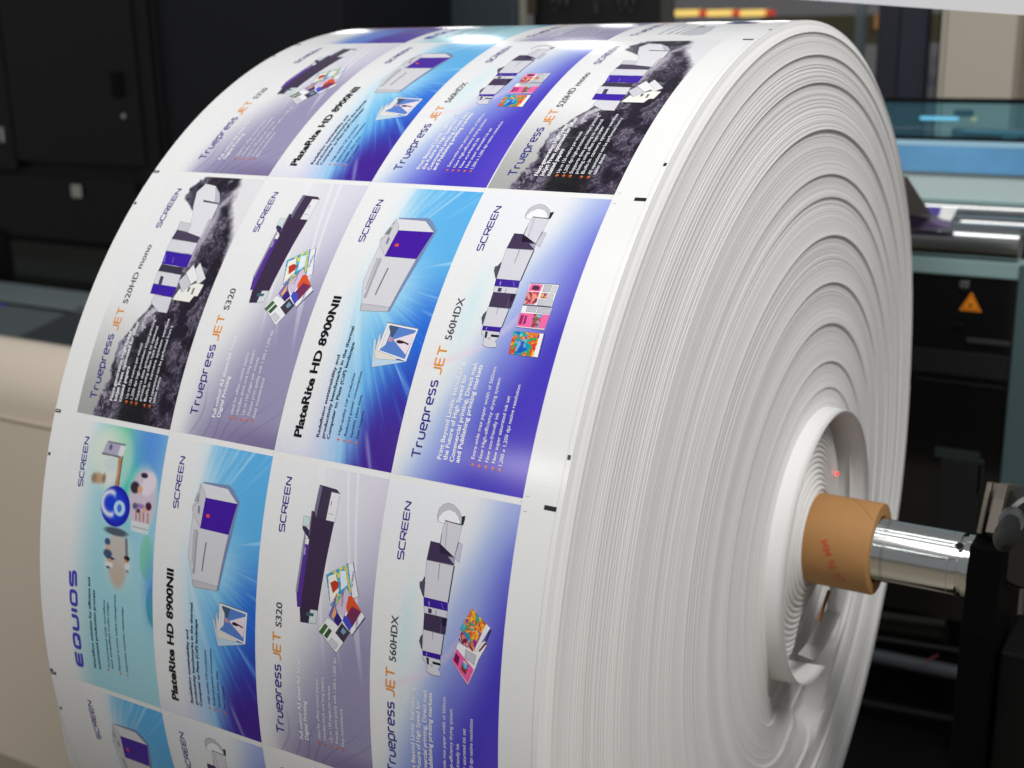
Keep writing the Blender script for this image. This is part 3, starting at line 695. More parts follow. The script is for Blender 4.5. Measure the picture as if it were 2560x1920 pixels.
          ('g', (70, 60, 75), [(146.4, 99.0), (139.3, 108.1), (128.6, 101.6), (135.5, 92.1)]), ('g', (120, 160, 190), [(142.3, 100.3), (139.3, 104.6), (135.6, 101.2), (137.9, 98.1)]), ('g', (205, 205, 212), [(129.8, 88.4), (125.5, 95.8), (120.4, 93.0), (126.0, 85.0)])]}



# ------- background tones of each banner, on a fine grid (u along the text 0..1, w down the banner 0..1)
GS, GH = 312, 150
ss = np.linspace(0, LB * 1000, GS); hh = np.linspace(0, HB * 1000, GH)
Sg, Hg = np.meshgrid(ss, hh, indexing='ij')
Ug = Sg / (LB * 1000); Wg = Hg / (HB * 1000)


def mixc(c, t, col):
    return c * (1 - t[..., None]) + np.array(col, float) * t[..., None]


PW = (234, 234, 235)
def base_img():
    return np.ones(Ug.shape + (3,)) * np.array(PW, float)


def bg_560():
    c = base_img()
    d = Wg - 0.62 * Ug + .14 * (1 - Ug)
    c = mixc(c, sst(.05, .34, d) * .75, (176, 200, 234))
    c = mixc(c, sst(.16, .52, d), (122, 134, 216))
    c = mixc(c, sst(.38, .78, d), (72, 60, 190))
    cy = np.exp(-((Wg - (.20 + .12 * Ug)) / .08) ** 2) * np.exp(-((Ug - .55) / .16) ** 2)
    c = mixc(c, cy * .45, (190, 232, 240))
    arc = np.exp(-((np.hypot((Ug - .78) * 2.1, Wg + .10) - .90) / .025) ** 2) * sst(.15, .35, Ug) * (1 - sst(.55, .7, Ug))
    c = mixc(c, arc * .45, (236, 206, 226))
    c = mixc(c, np.exp(-(((Ug - .62) / .2) ** 2 + ((Wg - .72) / .16) ** 2)) * .45, (170, 180, 228))
    # title row stays pale at its far end, bottom edge of the page turns violet
    c = mixc(c, sst(.75, 1.0, Wg) * (1 - sst(.10, .45, Ug)) * .35, (112, 80, 200))
    c = mixc(c, (1 - sst(.0, .26, Wg)) * sst(.0, .5, Ug), PW)
    c = mixc(c, sst(.82, 1, Ug) * sst(.55, 1, Wg) * .5, (178, 188, 232))
    c = mixc(c, sst(.70, .98, Ug) * (1 - sst(.45, .8, Wg)) * .8, (232, 234, 240))
    return c


def rays(cu, cw, seed, n=46, asp=2.1):
    a = np.arctan2((Wg - cw), (Ug - cu) * asp); r = np.hypot((Ug - cu) * asp, Wg - cw)
    return fbm(a * n / 3.1, r * 1.2, seed, 3), a, r


def bg_plate():
    c = base_img()
    ry, a, r = rays(.63, .30, 3)
    ry2, _, _ = rays(.63, .30, 11, 110)
    t = ry * .65 + ry2 * .35
    blue = sst(.05, .85, Wg * 1.05 - .05 + (t - .5) * .55)
    c = mixc(c, sst(.22, .5, Wg) * .9, (176, 222, 242))
    c = mixc(c, blue, (92, 176, 232))
    c = mixc(c, sst(.55, .95, Wg + (t - .5) * .5) * (1 - sst(.45, .75, Ug)), (40, 104, 214))
    lo = sst(.42, .05, Ug) if False else 1 - sst(.08, .42, Ug + (t - .5) * .25)
    c = mixc(c, lo * sst(.50, .80, Wg - .35 * Ug + (t - .5) * .25), (66, 34, 146))
    c = mixc(c, (1 - sst(.30, .62, Wg + (t - .5) * .3)) * .55, (222, 236, 244))
    c = mixc(c, lo * (1 - sst(.30, .70, Wg)) * .8, (204, 206, 236))
    c = mixc(c, sst(.55, .75, t) * sst(.2, .6, Wg) * .55, (196, 232, 248))
    c = mixc(c, sst(.60, .42, Ug) * 0 + np.exp(-(((Ug - .60) / .12) ** 2 + ((Wg - .62) / .25) ** 2)) * .7, (178, 226, 246))
    c = mixc(c, (1 - sst(.10, .34, Wg + (t - .5) * .12 - .10 * (1 - Ug))) * sst(.0, .25, Ug + .12), PW)
    c = mixc(c, sst(.5, .8, Ug) * (1 - sst(.22, .50, Wg)), PW)
    return c


def bg_s320():
    c = base_img()
    d = Wg * .9 - .95 * Ug + .42
    c = mixc(c, sst(.24, .80, d) * .92, (146, 140, 176))
    c = mixc(c, sst(.25, .9, Wg) * sst(.4, .8, Ug) * .65, (212, 208, 226))
    c = mixc(c, (1 - sst(.0, .10, Ug)) * sst(.1, .9, Wg) * .5, (96, 84, 128))
    for k, (u0, w0, sl) in enumerate(((.98, .42, .55), (.99, .66, .42), (.80, .80, .30), (.60, .55, .25))):
        ln = np.abs((Wg - w0) - (u0 - Ug) * sl) / .010
        c = mixc(c, np.exp(-ln ** 2) * .75 * sst(.30, .6, Ug), (240, 240, 246))
    for k in range(6):
        cv = np.abs(Wg - (.18 + k * .10 + .5 * Ug * (k + 2) * .6 + .04 * np.sin(Ug * 22 + k))) / .006
        c = mixc(c, np.exp(-cv ** 2) * .35 * (1 - sst(.08, .22, Ug)), (88, 80, 112))
    c = mixc(c, (1 - sst(.0, .24, Wg)) , PW)
    return c


def bg_mono():
    c = base_img()
    out = np.interp(Sg, [0, 19, 41, 61, 80, 92, 106, 122, 131, 160, 225, 236, 248, 262, 270, 281], [22, 27, 34, 33, 35, 42, 50, 60, 66, 74, 78, 55, 38, 35, 40, 48])
    out = out + (fbm(Sg / 6, Hg / 6, 41, 3) - .5) * 7
    c = mixc(c, (1 - sst(.0, .55, Ug)) * sst(-.05, .16, Wg) * .85, (136, 136, 134))
    c = mixc(c, (1 - sst(.0, .16, Ug)) * .6, (104, 104, 102))
    wx = Sg + (fbm(Sg / 16, Hg / 16, 33, 3) - .5) * 26; wy = Hg + (fbm(Sg / 16 + 7, Hg / 16, 35, 3) - .5) * 26
    rk = fbm(wx / 15, wy / 12, 60, 5)
    st1 = 1 - np.abs(2 * fbm(wx / 9 + wy / 14, wy / 4.5 - wx / 11, 83, 5) - 1)
    st2 = 1 - np.abs(2 * fbm(wx / 4 - wy / 5, wy / 3, 87, 4) - 1)
    near = np.exp(-np.clip(Hg - out, 0, 99) / 16)
    snow = sst(.74, .98, st1 * .6 + st2 * .4) * np.clip(sst(.40, .62, rk) + near * .5, 0, 1)
    rock = np.ones(c.shape) * np.array((34, 29, 42), float)
    rock = mixc(rock, sst(.40, .62, rk) * .6, (74, 64, 86))
    rock = mixc(rock, np.clip(snow * (.6 + .6 * near), 0, 1) * .85, (176, 172, 186))
    rock = mixc(rock, sst(.48, .60, fbm(wx / 12, wy / 9, 92, 4)) * near * .6, (138, 132, 150))
    slope = sst(46, 62, Sg) * (1 - sst(124, 134, Sg)) * sst(3, 7, Hg - out) * (1 - sst(13, 18, Hg - out + (fbm(Sg / 5, Hg / 5, 12, 3) - .5) * 12))
    rock = mixc(rock, slope * (.45 + .5 * sst(.35, .6, fbm(wx / 5, wy / 5, 14, 4))), (198, 195, 204))
    grain = fbm(Sg * .9, Hg * .9, 44, 2)
    rock = np.clip(rock * (.72 + .56 * grain[..., None]), 0, 255)
    dk = sst(52, 64, Hg) * (1 - sst(92, 108, Hg)) * (1 - sst(60, 100, Sg))
    rock = mixc(rock, dk * .85, (26, 26, 28))
    c = mixc(c, sst(-1, 1.5, Hg - out), (0, 0, 0)); msk = sst(-1, 1.5, Hg - out)
    c = base_img() * 0 + np.where(msk[..., None] > 0, 1, 1) * (mixc(mixc(base_img(), (1 - sst(.0, .5, Ug)) * .62, (128, 128, 126)), msk * 0, (0, 0, 0)) * (1 - msk[..., None]) + rock * msk[..., None])
    # fog drifting across the valley
    ln = np.interp(Sg, [165, 176, 239, 262, 281], [84, 88, 92, 99, 110])
    fog = np.exp(-((Hg - ln - (fbm(Sg / 12, Hg / 12, 15, 3) - .5) * 10) / 5.5) ** 2) * sst(150, 180, Sg)
    c = mixc(c, np.clip(fog, 0, 1) * .8, (196, 192, 204))
    rim_ = np.interp(Sg, [150, 174, 210, 231, 245, 262, 281], [150, 131, 124, 112, 104, 102, 98]) + (fbm(Sg / 9, Hg / 9, 19, 3) - .5) * 9
    c = mixc(c, sst(-5, 6, Hg - rim_) * sst(160, 185, Sg), (226, 225, 228))
    lw = sst(120, 150, Sg) * (1 - sst(215, 240, Sg)) * sst(75, 84, Hg) * .0
    c = mixc(c, lw, (90, 80, 100))
    hal = (1 - sst(8, 20, np.abs(Hg - 22))) * (1 - sst(80, 100, Sg)) * .0
    return c


def disc(cs, ch, rs, rh):
    return np.hypot((Sg - cs) / rs, (Hg - ch) / rh)


def bg_equios():
    c = base_img()
    c = mixc(c, sst(.12, .5, Wg + .15 * (1 - Ug)) * .85, (150, 210, 224))
    c = mixc(c, np.exp(-(((Ug - .95) / .22) ** 2 + ((Wg - .82) / .26) ** 2)), (88, 148, 224))
    c = mixc(c, np.exp(-(((Ug - .93) / .10) ** 2 + ((Wg - .52) / .14) ** 2)) * .95, (96, 208, 140))
    c = mixc(c, np.exp(-(((Ug - .80) / .10) ** 2 + ((Wg - .68) / .10) ** 2)) * .8, (60, 200, 170))
    c = mixc(c, sst(.95, .80, disc(158, 120, 26, 8)) if False else (1 - sst(.8, 1.05, disc(158, 121, 24, 9))) * .75, (120, 204, 164))
    c = mixc(c, (1 - sst(.8, 1.1, disc(110, 131, 22, 9))) * .8, (40, 160, 150))
    c = mixc(c, np.exp(-((Ug - .45) / .12) ** 2) * sst(.85, 1.0, Wg) * .8, (90, 150, 225))
    def blob(cs, ch, rs, rh, col, soft=.25, k=1.0):
        nonlocal c
        m = (1 - sst(1 - soft, 1 + soft, disc(cs, ch, rs, rh))) * k
        c = mixc(c, m, col)
    def quad(s0, s1, h0, h1, col, sk=0.0, k=1.0):
        nonlocal c
        hs = Hg - sk * (Sg - s0)
        m = sst(-.8, .8, Sg - s0) * sst(-.8, .8, s1 - Sg) * sst(-.8, .8, hs - h0) * sst(-.8, .8, h1 - hs) * k
        c = mixc(c, m, col)
    # a person at a desk with a screen
    blob(246, 60, 34, 30, (206, 230, 214), .2, .6); blob(252, 52, 22, 20, (226, 232, 220), .5, .8)
    quad(251, 263, 47, 72, (176, 172, 196), .3); quad(251, 262, 68, 75, (226, 226, 232), .2); quad(249.4, 251, 46, 73, (84, 80, 96)); quad(262.5, 263.7, 52, 77, (90, 96, 110))
    blob(258, 57, 3, 2, (90, 90, 120), .4); quad(220, 250, 70, 74.6, (190, 132, 92)); quad(220, 252, 74.6, 75.8, (84, 60, 60))
    blob(233, 60, 15, 11, (222, 228, 224), .3); blob(241, 61, 7, 9, (208, 222, 222), .3)
    blob(225, 46, 5.5, 8.5, (196, 160, 130), .35); blob(224, 40, 5, 4, (140, 116, 100), .5, .7); blob(226, 54, 5, 2.5, (128, 96, 84), .5, .7)
    # two people over a table
    blob(214, 109, 34, 21, (196, 222, 206), .15, .5); blob(213, 110, 30, 17.5, (208, 194, 210), .12)
    blob(232, 117, 10, 9, (228, 214, 224), .3); blob(225, 113, 7, 8, (226, 216, 230), .3); blob(237.5, 108.5, 2.6, 4.6, (56, 34, 60), .3)
    blob(224, 98, 5.8, 6, (58, 44, 62), .25); blob(223, 105, 4, 3.4, (222, 164, 130), .35); blob(208.5, 119, 4, 4, (66, 34, 56), .3)
    blob(207, 108, 2.4, 6, (150, 100, 170), .4, .8); blob(206, 101, 3.2, 3.5, (90, 96, 130), .4); blob(202, 106, 2, 2.6, (60, 44, 70), .3)
    for q in (103, 108, 113, 119): quad(192, 202, q, q + 2.2, (176, 112, 92), -.1, .8)
    blob(204, 114, 3, 3, (222, 170, 140), .4); quad(181, 191, 98, 122, (226, 232, 230), 0, .7); quad(185, 186, 100, 121, (120, 120, 120), 0, .6)
    # a meeting table seen from above
    blob(148, 82, 34, 22, (176, 216, 222), .15, .7); blob(150, 82, 27, 15.5, (198, 190, 184), .12); blob(133, 82, 14, 10, (196, 180, 166), .4)
    blob(176, 78, 4, 16, (80, 92, 104), .3); quad(138, 172, 94.5, 98, (96, 104, 112), -.1, .8)
    blob(164, 67, 3.6, 4, (60, 90, 130), .3); blob(158, 67.5, 3, 3, (220, 180, 156), .3); blob(152, 68, 4.2, 6, (70, 84, 122), .3); blob(148, 72, 1.4, 6, (60, 60, 80), .3)
    blob(144.6, 71, 3, 3, (206, 160, 140), .3); blob(141, 70, 3, 6, (226, 226, 230), .3); blob(138, 69, 1, 3, (60, 50, 60), .3)
    blob(152, 95, 2.4, 4, (48, 34, 36), .3); blob(149, 93.5, 2, 1.8, (200, 140, 80), .3); blob(144, 96, 4, 4, (222, 222, 226), .3)
    d = disc(201, 74, 21, 21)
    m = 1 - sst(.94, 1.0, d)
    orb = mixc(np.ones(c.shape) * np.array((24, 62, 214), float), sst(.5, 1, d), (30, 26, 170))
    orb = mixc(orb, np.exp(-((disc(203, 67, 14, 14) - .82) / .22) ** 2) * (1 - sst(70, 76, Hg)), (226, 232, 248))
    orb = mixc(orb, 1 - sst(.75, 1.0, disc(200, 80, 9, 9)), (190, 222, 248))
    orb = mixc(orb, 1 - sst(.6, 1.0, disc(200, 80, 5, 4)), (60, 120, 220))
    c = c * (1 - m[..., None]) + orb * m[..., None]
    c = mixc(c, (1 - sst(.0, .16, Wg)), PW)
    return c


def bg_violet():
    c = base_img()
    ry, a, r = rays(.9, 1.2, 23, 60)
    c = mixc(c, sst(.05, .4, Wg), (92, 128, 214))
    c = mixc(c, sst(.35, .75, Wg + (ry - .5) * .6), (66, 42, 160))
    c = mixc(c, sst(.25, .45, Ug + (ry - .5) * .3) * (1 - sst(.7, 1, Wg)) * .8, (118, 108, 200))
    c = mixc(c, sst(.36, .5, Ug), (214, 150, 168))
    return c


def bg_label():
    c = base_img()
    c = mixc(c, sst(.72, .76, Wg) * sst(.30, .32, Ug) * (1 - sst(.42, .44, Ug)), (40, 44, 110))
    return c


def paint(seed, s, h):
    """blotches of bright paint for the magazine covers"""
    a = fbm(s / 11 + 3, h / 11, seed, 2); b = fbm(s / 8 + a * 3, h / 8 + 7, seed + 3, 2); k = fbm(s / 6 + b * 3, h / 6 - a * 3, seed + 8, 2)
    pal = np.array({1: [(30, 90, 190), (20, 160, 200), (40, 170, 90), (230, 60, 50), (245, 190, 40), (160, 40, 140), (235, 120, 40)],
                    2: [(30, 40, 110), (200, 60, 90), (240, 150, 130), (120, 30, 60), (250, 220, 210), (40, 60, 140), (210, 90, 60)],
                    3: [(200, 80, 120), (240, 150, 60), (120, 40, 90), (250, 220, 120), (180, 60, 60), (230, 110, 150), (70, 60, 120)],
                    4: [(240, 190, 60), (90, 110, 60), (220, 60, 120), (120, 60, 40), (60, 170, 220), (240, 230, 120), (180, 50, 60)],
                    5: [(60, 170, 215), (40, 130, 200), (90, 200, 215), (50, 150, 205), (230, 220, 80), (60, 160, 210), (110, 200, 220)]}[seed], float)
    # sector order: cool towards one corner, hot towards the other
    g = np.clip((a * .35 + b * .35 + k * .6 - .40) / .5, 0, .999) * 6
    i = np.clip(g.astype(int), 0, 5); t = sst(.25, .75, g - i)[..., None]
    c = pal[i] * (1 - t) + pal[i + 1] * t
    lite = sst(.62, .80, fbm(s / 3 + b * 4, h / 3, seed + 20, 2))[..., None] * .55
    return c * (1 - lite) + 245 * lite


def grid_obj(name, img, parent):
    V_ = []
    rad = R + 0.00010
    t = Sg / 1000 / R
    P = np.stack([Hg / 1000, rad * np.sin(t), rad * np.cos(t)], -1).reshape(-1, 3)
    idx = np.arange(GS * GH).reshape(GS, GH)
    F_ = np.stack([idx[:-1, :-1], idx[:-1, 1:], idx[1:, 1:], idx[1:, :-1]], -1).reshape(-1, 4)
    F_ = F_[:, ::-1]
    o_ = newobj(name, P.tolist(), F_.tolist(), INK, parent, True, lin(np.clip(img, 0, 255)).reshape(-1, 3))
    # outward check
    n = o_.data.polygons[0].normal
    if n.z < 0: o_.data.flip_normals()
    return o_


def build_banner(kind, bg, texts, polys, machine_from=None):
    root = grid_obj('printed_banner', bg(), roll)
    parts = {}
    layer = {}
    names = {'m': 'machine_picture', 'g': 'magazine_picture', 'p': 'magazine_picture'}
    for i, (part, col, pts) in enumerate(polys):
        nm = names[part]
        parts.setdefault(nm, [])
        ly = 1 + 0.12 * i
        if part == 'p':
            # quad filled with blotches
            n = 26 if col in (1, 5) else 14
            q = [Vector(p) for p in pts]
            V2 = []; F2 = []
            A = np.linspace(0, 1, n)
            pp = np.array([[(q[0] * (1 - a) * (1 - b) + q[1] * a * (1 - b) + q[2] * a * b + q[3] * (1 - a) * b)[:] for a in A] for b in A])
            cs = paint(col, pp[:-1, :-1, 0], pp[:-1, :-1, 1])
            for bi in range(n - 1):
                for ai in range(n - 1):
                    parts[nm].append(([tuple(pp[bi, ai]), tuple(pp[bi, ai + 1]), tuple(pp[bi + 1, ai + 1]), tuple(pp[bi + 1, ai])], [(0, 1, 2, 3)], lin(cs[bi, ai]), ly))
        else:
            parts[nm].append(([tuple(p) for p in pts], [tuple(range(len(pts)))], lin(col), ly))
            if min(col) > 185 and len(pts) > 3:
                sv, sf = stroke_poly([[tuple(p) for p in pts] + [tuple(pts[0])]], .32)
                parts[nm].append((sv, sf, lin(tuple(c_ * .62 for c_ in col)), ly + .05))
    for txt, k, s0, s1, h, cap in texts:
        col, nm = KINDS[k]
        if k == 'logo': h, cap = 25.6, 6.9
        if k in ('title', 'orange'): cap = 9.6
        if k == 'sub': cap = 4.1
        if k == 'bul': cap = 3.3
        if k == 'dark': cap = 3.3
        if k == 'darkb': cap = 2.6
        if k == 'model': cap = 7.0
        v, f = lettering(txt, k)
        g = ([(s0 + a * (s1 - s0), h - b * cap) for a, b in v], f, lin(col), 6.5)
        if nm == 'magazine_lettering':
            to_mesh(nm, [g], root); continue
        parts.setdefault(nm, []).append(g)
    for nm, gs in parts.items():
        to_mesh(nm, gs, root)
    return root


mach = [p for p in POLYS['560A'] if p[0] == 'm']
t560 = [t for t in TEXTS['560A']]
T560B = [t for t in t560 if t[0] != 'EXPLORE' and t[1] != 'tiny']
SOURCE = {}
SPEC = {
    '560A': (bg_560, t560, POLYS['560A']),
    '560B': (bg_560, T560B, mach + POLYS['560B']),
    'plate': (bg_plate, TEXTS['plate'], POLYS['plate']),
    's320': (bg_s320, TEXTS['s320'], POLYS['s320']),
    'mono': (bg_mono, TEXTS['mono'], POLYS['mono']),
    'equios': (bg_equios, TEXTS['equios'], []),
    'violet': (bg_violet, [], []),
    'label': (bg_label, [('Truepress', 'title', 17, 87, 26, 9), ('JET', 'orange', 92, 119, 26, 9), ('Full colour label press', 'darkb', 23, 100, 50, 3), ('High speed digital printing', 'darkb', 23, 105, 60, 3), ('Easy maintenance', 'darkb', 23, 80, 69, 3)],
              [('m', (196, 198, 204), [(22, 72), (60, 74), (66, 82), (66, 96), (40, 100), (20, 100), (16, 86)]), ('m', (80, 84, 92), [(60, 74), (72, 76), (72, 82), (66, 83)])]),
}
SAY = {'560A': 'violet banner with a printing press and three magazine pages', '560B': 'violet banner with a printing press and an open magazine', 'plate': 'bright blue banner with a grey plate setter and an orange square',
       's320': 'lavender grey banner with a long dark press', 'mono': 'banner with a black and white mountain', 'equios': 'pale green and blue banner with a blue orb', 'violet': 'deep blue and violet banner at the top of the roll', 'label': 'plain white banner with thin text'}
ROWS = {-1: ('mono', 's320', 'plate', '560A'), 0: ('violet', 'equios', 's320', 'label'), 1: ('s320', 'plate', '560A', 'mono'), 2: ('mono', 's320', 'plate', '560A'), 3: ('equios', 'plate', 's320', '560B'), 4: ('plate', '560B', 's320', 'mono')}


def copy_tree(o, parent):
    c = o.copy(); COL.objects.link(c); c.parent = parent
    for ch in list(o.children): copy_tree(ch, c)
    return c


for row, kinds in ROWS.items():
    for ci, kd in enumerate(kinds):
        if kd not in SOURCE:
            SOURCE[kd] = build_banner(kd, *SPEC[kd]); b = SOURCE[kd]; first = True
        else:
            b = copy_tree(SOURCE[kd], roll)
        b.location = (X4 - (3 - ci) * PITCH - HB, 0, 0)
        b.rotation_euler = (THB + (row - 1) * QA, 0, 0)
        b['label'] = SAY[kd]

# register marks and trim ticks in the margins
def mark(x0, x1, a0, a1, col, name='register_mark'):
    """x in mm, arc in mm from the top of the roll"""
    n = max(1, int(abs(a1 - a0) / 4))
    V_ = []; F_ = []
    for i in range(n + 1):
        t = (a0 + (a1 - a0) * i / n) / 1000 / R
        for x in (x0, x1):
            V_.append((x / 1000, -(R + .00025) * math.sin(t), (R + .00025) * math.cos(t)))
    F_ = [(2 * i, 2 * i + 1, 2 * i + 3, 2 * i + 2) for i in range(n)]
    return newobj(name, V_, F_, INK, roll, False, np.array([lin(col)] * len(V_)))


RB = [THB * R * 1000 + (k - 1) * QA * R * 1000 for k in range(0, 5)]
for a in RB:
    mark(-16.2, -4.9, a + 1.8, a + 5.6, (40, 40, 40))
    mark(-4.2, -1.2, a - 41.5, a - 37.5, (46, 46, 46))
    mark(-598, -590, a + .5, a + 4.0, (60, 60, 64))
    mark(-597.5, -594, a + 46, a + 49, (70, 70, 74))
    mark(-597.8, -592, a + 1.5, a + 2.5, (200, 200, 200), 'register_gap')
    for c in range(4):
        x = (X4 - (3 - c) * PITCH) * 1000
        mark(x - .8, x - .55, a + 1.2, a + 4.4, (170, 170, 175), 'trim_tick')
    mark(-34.5, -31.5, a - 2.5, a - 2.2, (150, 150, 155), 'trim_tick')
    mark(-34.5, -31.5, a + 9.8, a + 10.1, (150, 150, 155), 'trim_tick')
mark(-598.3, -594, 999, 1004.5, (60, 40, 40), 'ink_dot')
mark(-4.95, -4.75, 0, 1200, (196, 196, 198), 'ply_line')
# ------------------------------------------------------------------ lettering stamped on the core
def core_text(txt, x, th, size, ang, m):
    v, f = glyphs(txt, .01)
    ca, sa = math.cos(ang), math.sin(ang)
    V_ = []
    for a, b in v:
        a *= size; b *= size
        s_ = a * ca - b * sa; h_ = a * sa + b * ca      # along the girth, along the axis
        t = th - s_ / 0.0545
        V_.append((x - h_, -0.05475 * math.sin(t), CRZ + 0.05475 * math.cos(t)))
    return newobj('core_lettering', V_, f, m, core)


core_text('LX 76 MM', 0.092, math.radians(121), 0.0135, math.radians(24), mat('red_stamp', (186, 84, 52), rough=.7))
# laser spot of the edge sensor
pl = atx(2095, 1185, 0.0345)
mb = MB(); mb.cyl((0.0325, pl[1], pl[2]), (0.0345, pl[1], pl[2]), .0024, .0020, 16)
o = mb.build('laser_spot', mat('laser_red', (255, 40, 40), emit=(255, 30, 30), estr=4), roll)
o.scale = (1, 1, 1)

# ------------------------------------------------------------------ spindle
CHROME = mat('polished_steel', (226, 226, 222), rough=0.13, metal=1.0, noise=0.02, nscale=60)
CHROME_D = mat('turned_steel', (170, 172, 172), rough=0.22, metal=1.0)
BLACKM = mat('black_machine_paint', (4, 4, 4), rough=0.7, spec=0.06, noise=0.1, nscale=12)
BLACK2 = mat('matt_black', (8, 8, 8), rough=0.65, spec=0.15)
sp_ = thing('spindle', 'polished steel spindle coming out of the brown cardboard core', 'spindle', (0, 0, CRZ))
mb = MB(); mb.lathe([(-0.66, 0.0), (-0.66, 0.0368), (0.2085, 0.0368), (0.2095, 0.0362), (0.2095, 0.033), (0.215, 0.033), (0.2155, 0.0366), (0.222, 0.0366), (0.222, 0.0)], 0, 0, 128)
mb.build('shaft', CHROME, sp_, smooth=True)
for xx in (0.1255, 0.1275, 0.200):
    mb = MB(); mb.lathe([(xx, .03695), (xx + .0004, .03705), (xx + .0008, .03695)], 0, 0, 96)
    mb.build('turned_ring', CHROME_D, sp_)
hp = Vector(atx(2399, 1365, 0.0))
# grub screw hole: the point of the shaft seen at that place
def shaft_pt(u, v, r=0.0368):
    c = ((u - 1280) / FPX, (v - 960) / FPX, 1.0)
    d = Vector([sum(RW[i][k] * c[i] for i in range(3)) for k in range(3)])
    oy, oz = CW[1], CW[2] - CRZ
    a = d.y ** 2 + d.z ** 2; b = 2 * (oy * d.y + oz * d.z); cc = oy * oy + oz * oz - r * r
    k = (-b - math.sqrt(max(0, b * b - 4 * a * cc))) / (2 * a)
    return Vector((CW[0] + k * d.x, oy + k * d.y, oz + k * d.z))
q = shaft_pt(2399, 1365); n = Vector((0, q.y, q.z)).normalized()
mb = MB(); mb.cyl(q - n * .004, q + n * .0004, .0042, seg=24); mb.build('screw_hole', BLACK2, sp_)
mb = MB(); mb.cyl(q - n * .003, q + n * .0003, .0049, seg=24); mb.build('hole_rim', CHROME_D, sp_)

# ------------------------------------------------------------------ chuck arm that carries the spindle
TAUPE = mat('worn_steel', (88, 80, 72), rough=0.5, metal=0.3, noise=0.12, nscale=60)
DG = mat('dark_grey_casting', (30, 30, 29), rough=0.38, spec=.5, noise=0.06, nscale=25)
arm = thing('chuck_arm', 'dark chuck arm holding the right end of the steel spindle', 'machine arm', (0.30, 0.05, -0.4))
A0 = Vector((0.30, 0.05, -0.4))
def armpart(name, mb, m, **k):
    o_ = mb.build(name, m, arm, **k); o_.location = -A0; return o_
def P_(u, v, X): return atx(u, v, X)
mb = MB(); mb.prism([P_(2440, 1333, .222), P_(2440, 1250, .222), P_(2455, 1160, .222)][:0] or [(0.222, -.030, .050), (0.222, .13, .050), (0.222, .13, -.9), (0.222, -.045, -.9), (0.222, -.045, -.05)], (.035, 0, 0)); armpart('arm_plate', mb, BLACKM, bevel=.002)
def plate(us, X, t, m, name):
    mb = MB(); mb.prism([P_(u, v, X) for u, v in us], (t, 0, 0)); armpart(name, mb, m, bevel=.0012)
plate([(2440, 1333), (2467, 1204), (2479, 1205), (2452, 1334)], .2222, .006, TAUPE, 'steel_plate')
plate([(2455, 1334), (2481, 1207), (2488, 1207), (2464, 1330)], .226, .008, TAUPE, 'steel_plate')
plate([(2462, 1330), (2482, 1245), (2492, 1207), (2504, 1206), (2545, 1212), (2590, 1220), (2570, 1330)], .236, .012, TAUPE, 'bearing_block')
# round hand wheel with its knob
hc = Vector(P_(2590, 1350, .280))
mb = MB(); r_ = .066
wa = Vector((.72, -.69, .0)).normalized(); r_ = .060
mb.cyl(hc - wa * .02, hc, r_, r_, 96); mb.cyl(hc, hc + wa * .004, r_ - .0005, r_ - .004, 96); armpart('hand_wheel', mb, DG, smooth=True)
mb = MB(); kp = Vector(P_(2531, 1296, .282)); ke = Vector(P_(2512, 1352, .318))
mb.cyl(kp, kp + (ke - kp) * .2, .0115, .0115, 32, True); armpart('knob_collar', mb, CHROME_D, smooth=True)
V = MB()
dv = (ke - kp)
prev = None
u_ = dv.normalized().orthogonal().normalized(); w2 = dv.normalized().cross(u_)
ringn = [(0.1, .0070), (.3, .0078), (.45, .0092), (.75, .0100), (.92, .0095), (1.03, .0078), (1.10, .005), (1.13, .0)]
for a, r2 in ringn:
    for i in range(32):
        t = 2 * math.pi * i / 32
        V.v.append(tuple(kp + dv * a + u_ * r2 * math.cos(t) + w2 * r2 * math.sin(t)))
for k in range(len(ringn) - 1):
    for i in range(32):
        V.f.append((k * 32 + i, k * 32 + (i + 1) % 32, (k + 1) * 32 + (i + 1) % 32, (k + 1) * 32 + i))
armpart('knob', V, mat('knob_plastic', (14, 14, 12), rough=.6, spec=.2, noise=.1, nscale=70), smooth=True)
mb = MB(); mb.box(.262, .34, -.02, .09, -.95, -.075); armpart('arm_post', mb, BLACK2, bevel=.003)
# grease smeared down the inner side of the post
rg = random.Random(4)
for k in range(9):
    p0 = P_(2448 + rg.uniform(-6, 8), 1575 + k * 8 + rg.uniform(-3, 3), .2215)
    mb = MB(); mb.box(.2205, .2216, p0[1] - .0012, p0[1] + .0012, p0[2] - .0015, p0[2] + .002); armpart('grease_fleck', mb, mat('grease', (150, 150, 110), rough=.25) if k == 0 else bpy.data.materials['grease'])

# ------------------------------------------------------------------ things behind, built at their own distance
def slab(name, box, Y, d, m, parent=None, bevel=0.0, **k):
    """upright box: u0,v0,u1,v1 of its front measured at its middle"""
    u0, v0, u1, v1 = box
    um, vm = (u0 + u1) / 2, (v0 + v1) / 2
    x0 = at(u0, vm, Y)[0]; x1 = at(u1, vm, Y)[0]; z1 = at(um, v0, Y)[2]; z0 = at(um, v1, Y)[2]
    return MB().box(min(x0, x1), max(x0, x1), Y, Y + d, min(z0, z1), max(z0, z1)).build(name, m, parent, bevel)


def single(name, box, Y, d, m, label, cat, bevel=0.0, group=None):
    o_ = slab(name, box, Y, d, m, None, bevel); return tag(o_, label, cat, group)

def root_(name, label, cat): return thing(name, label, cat)

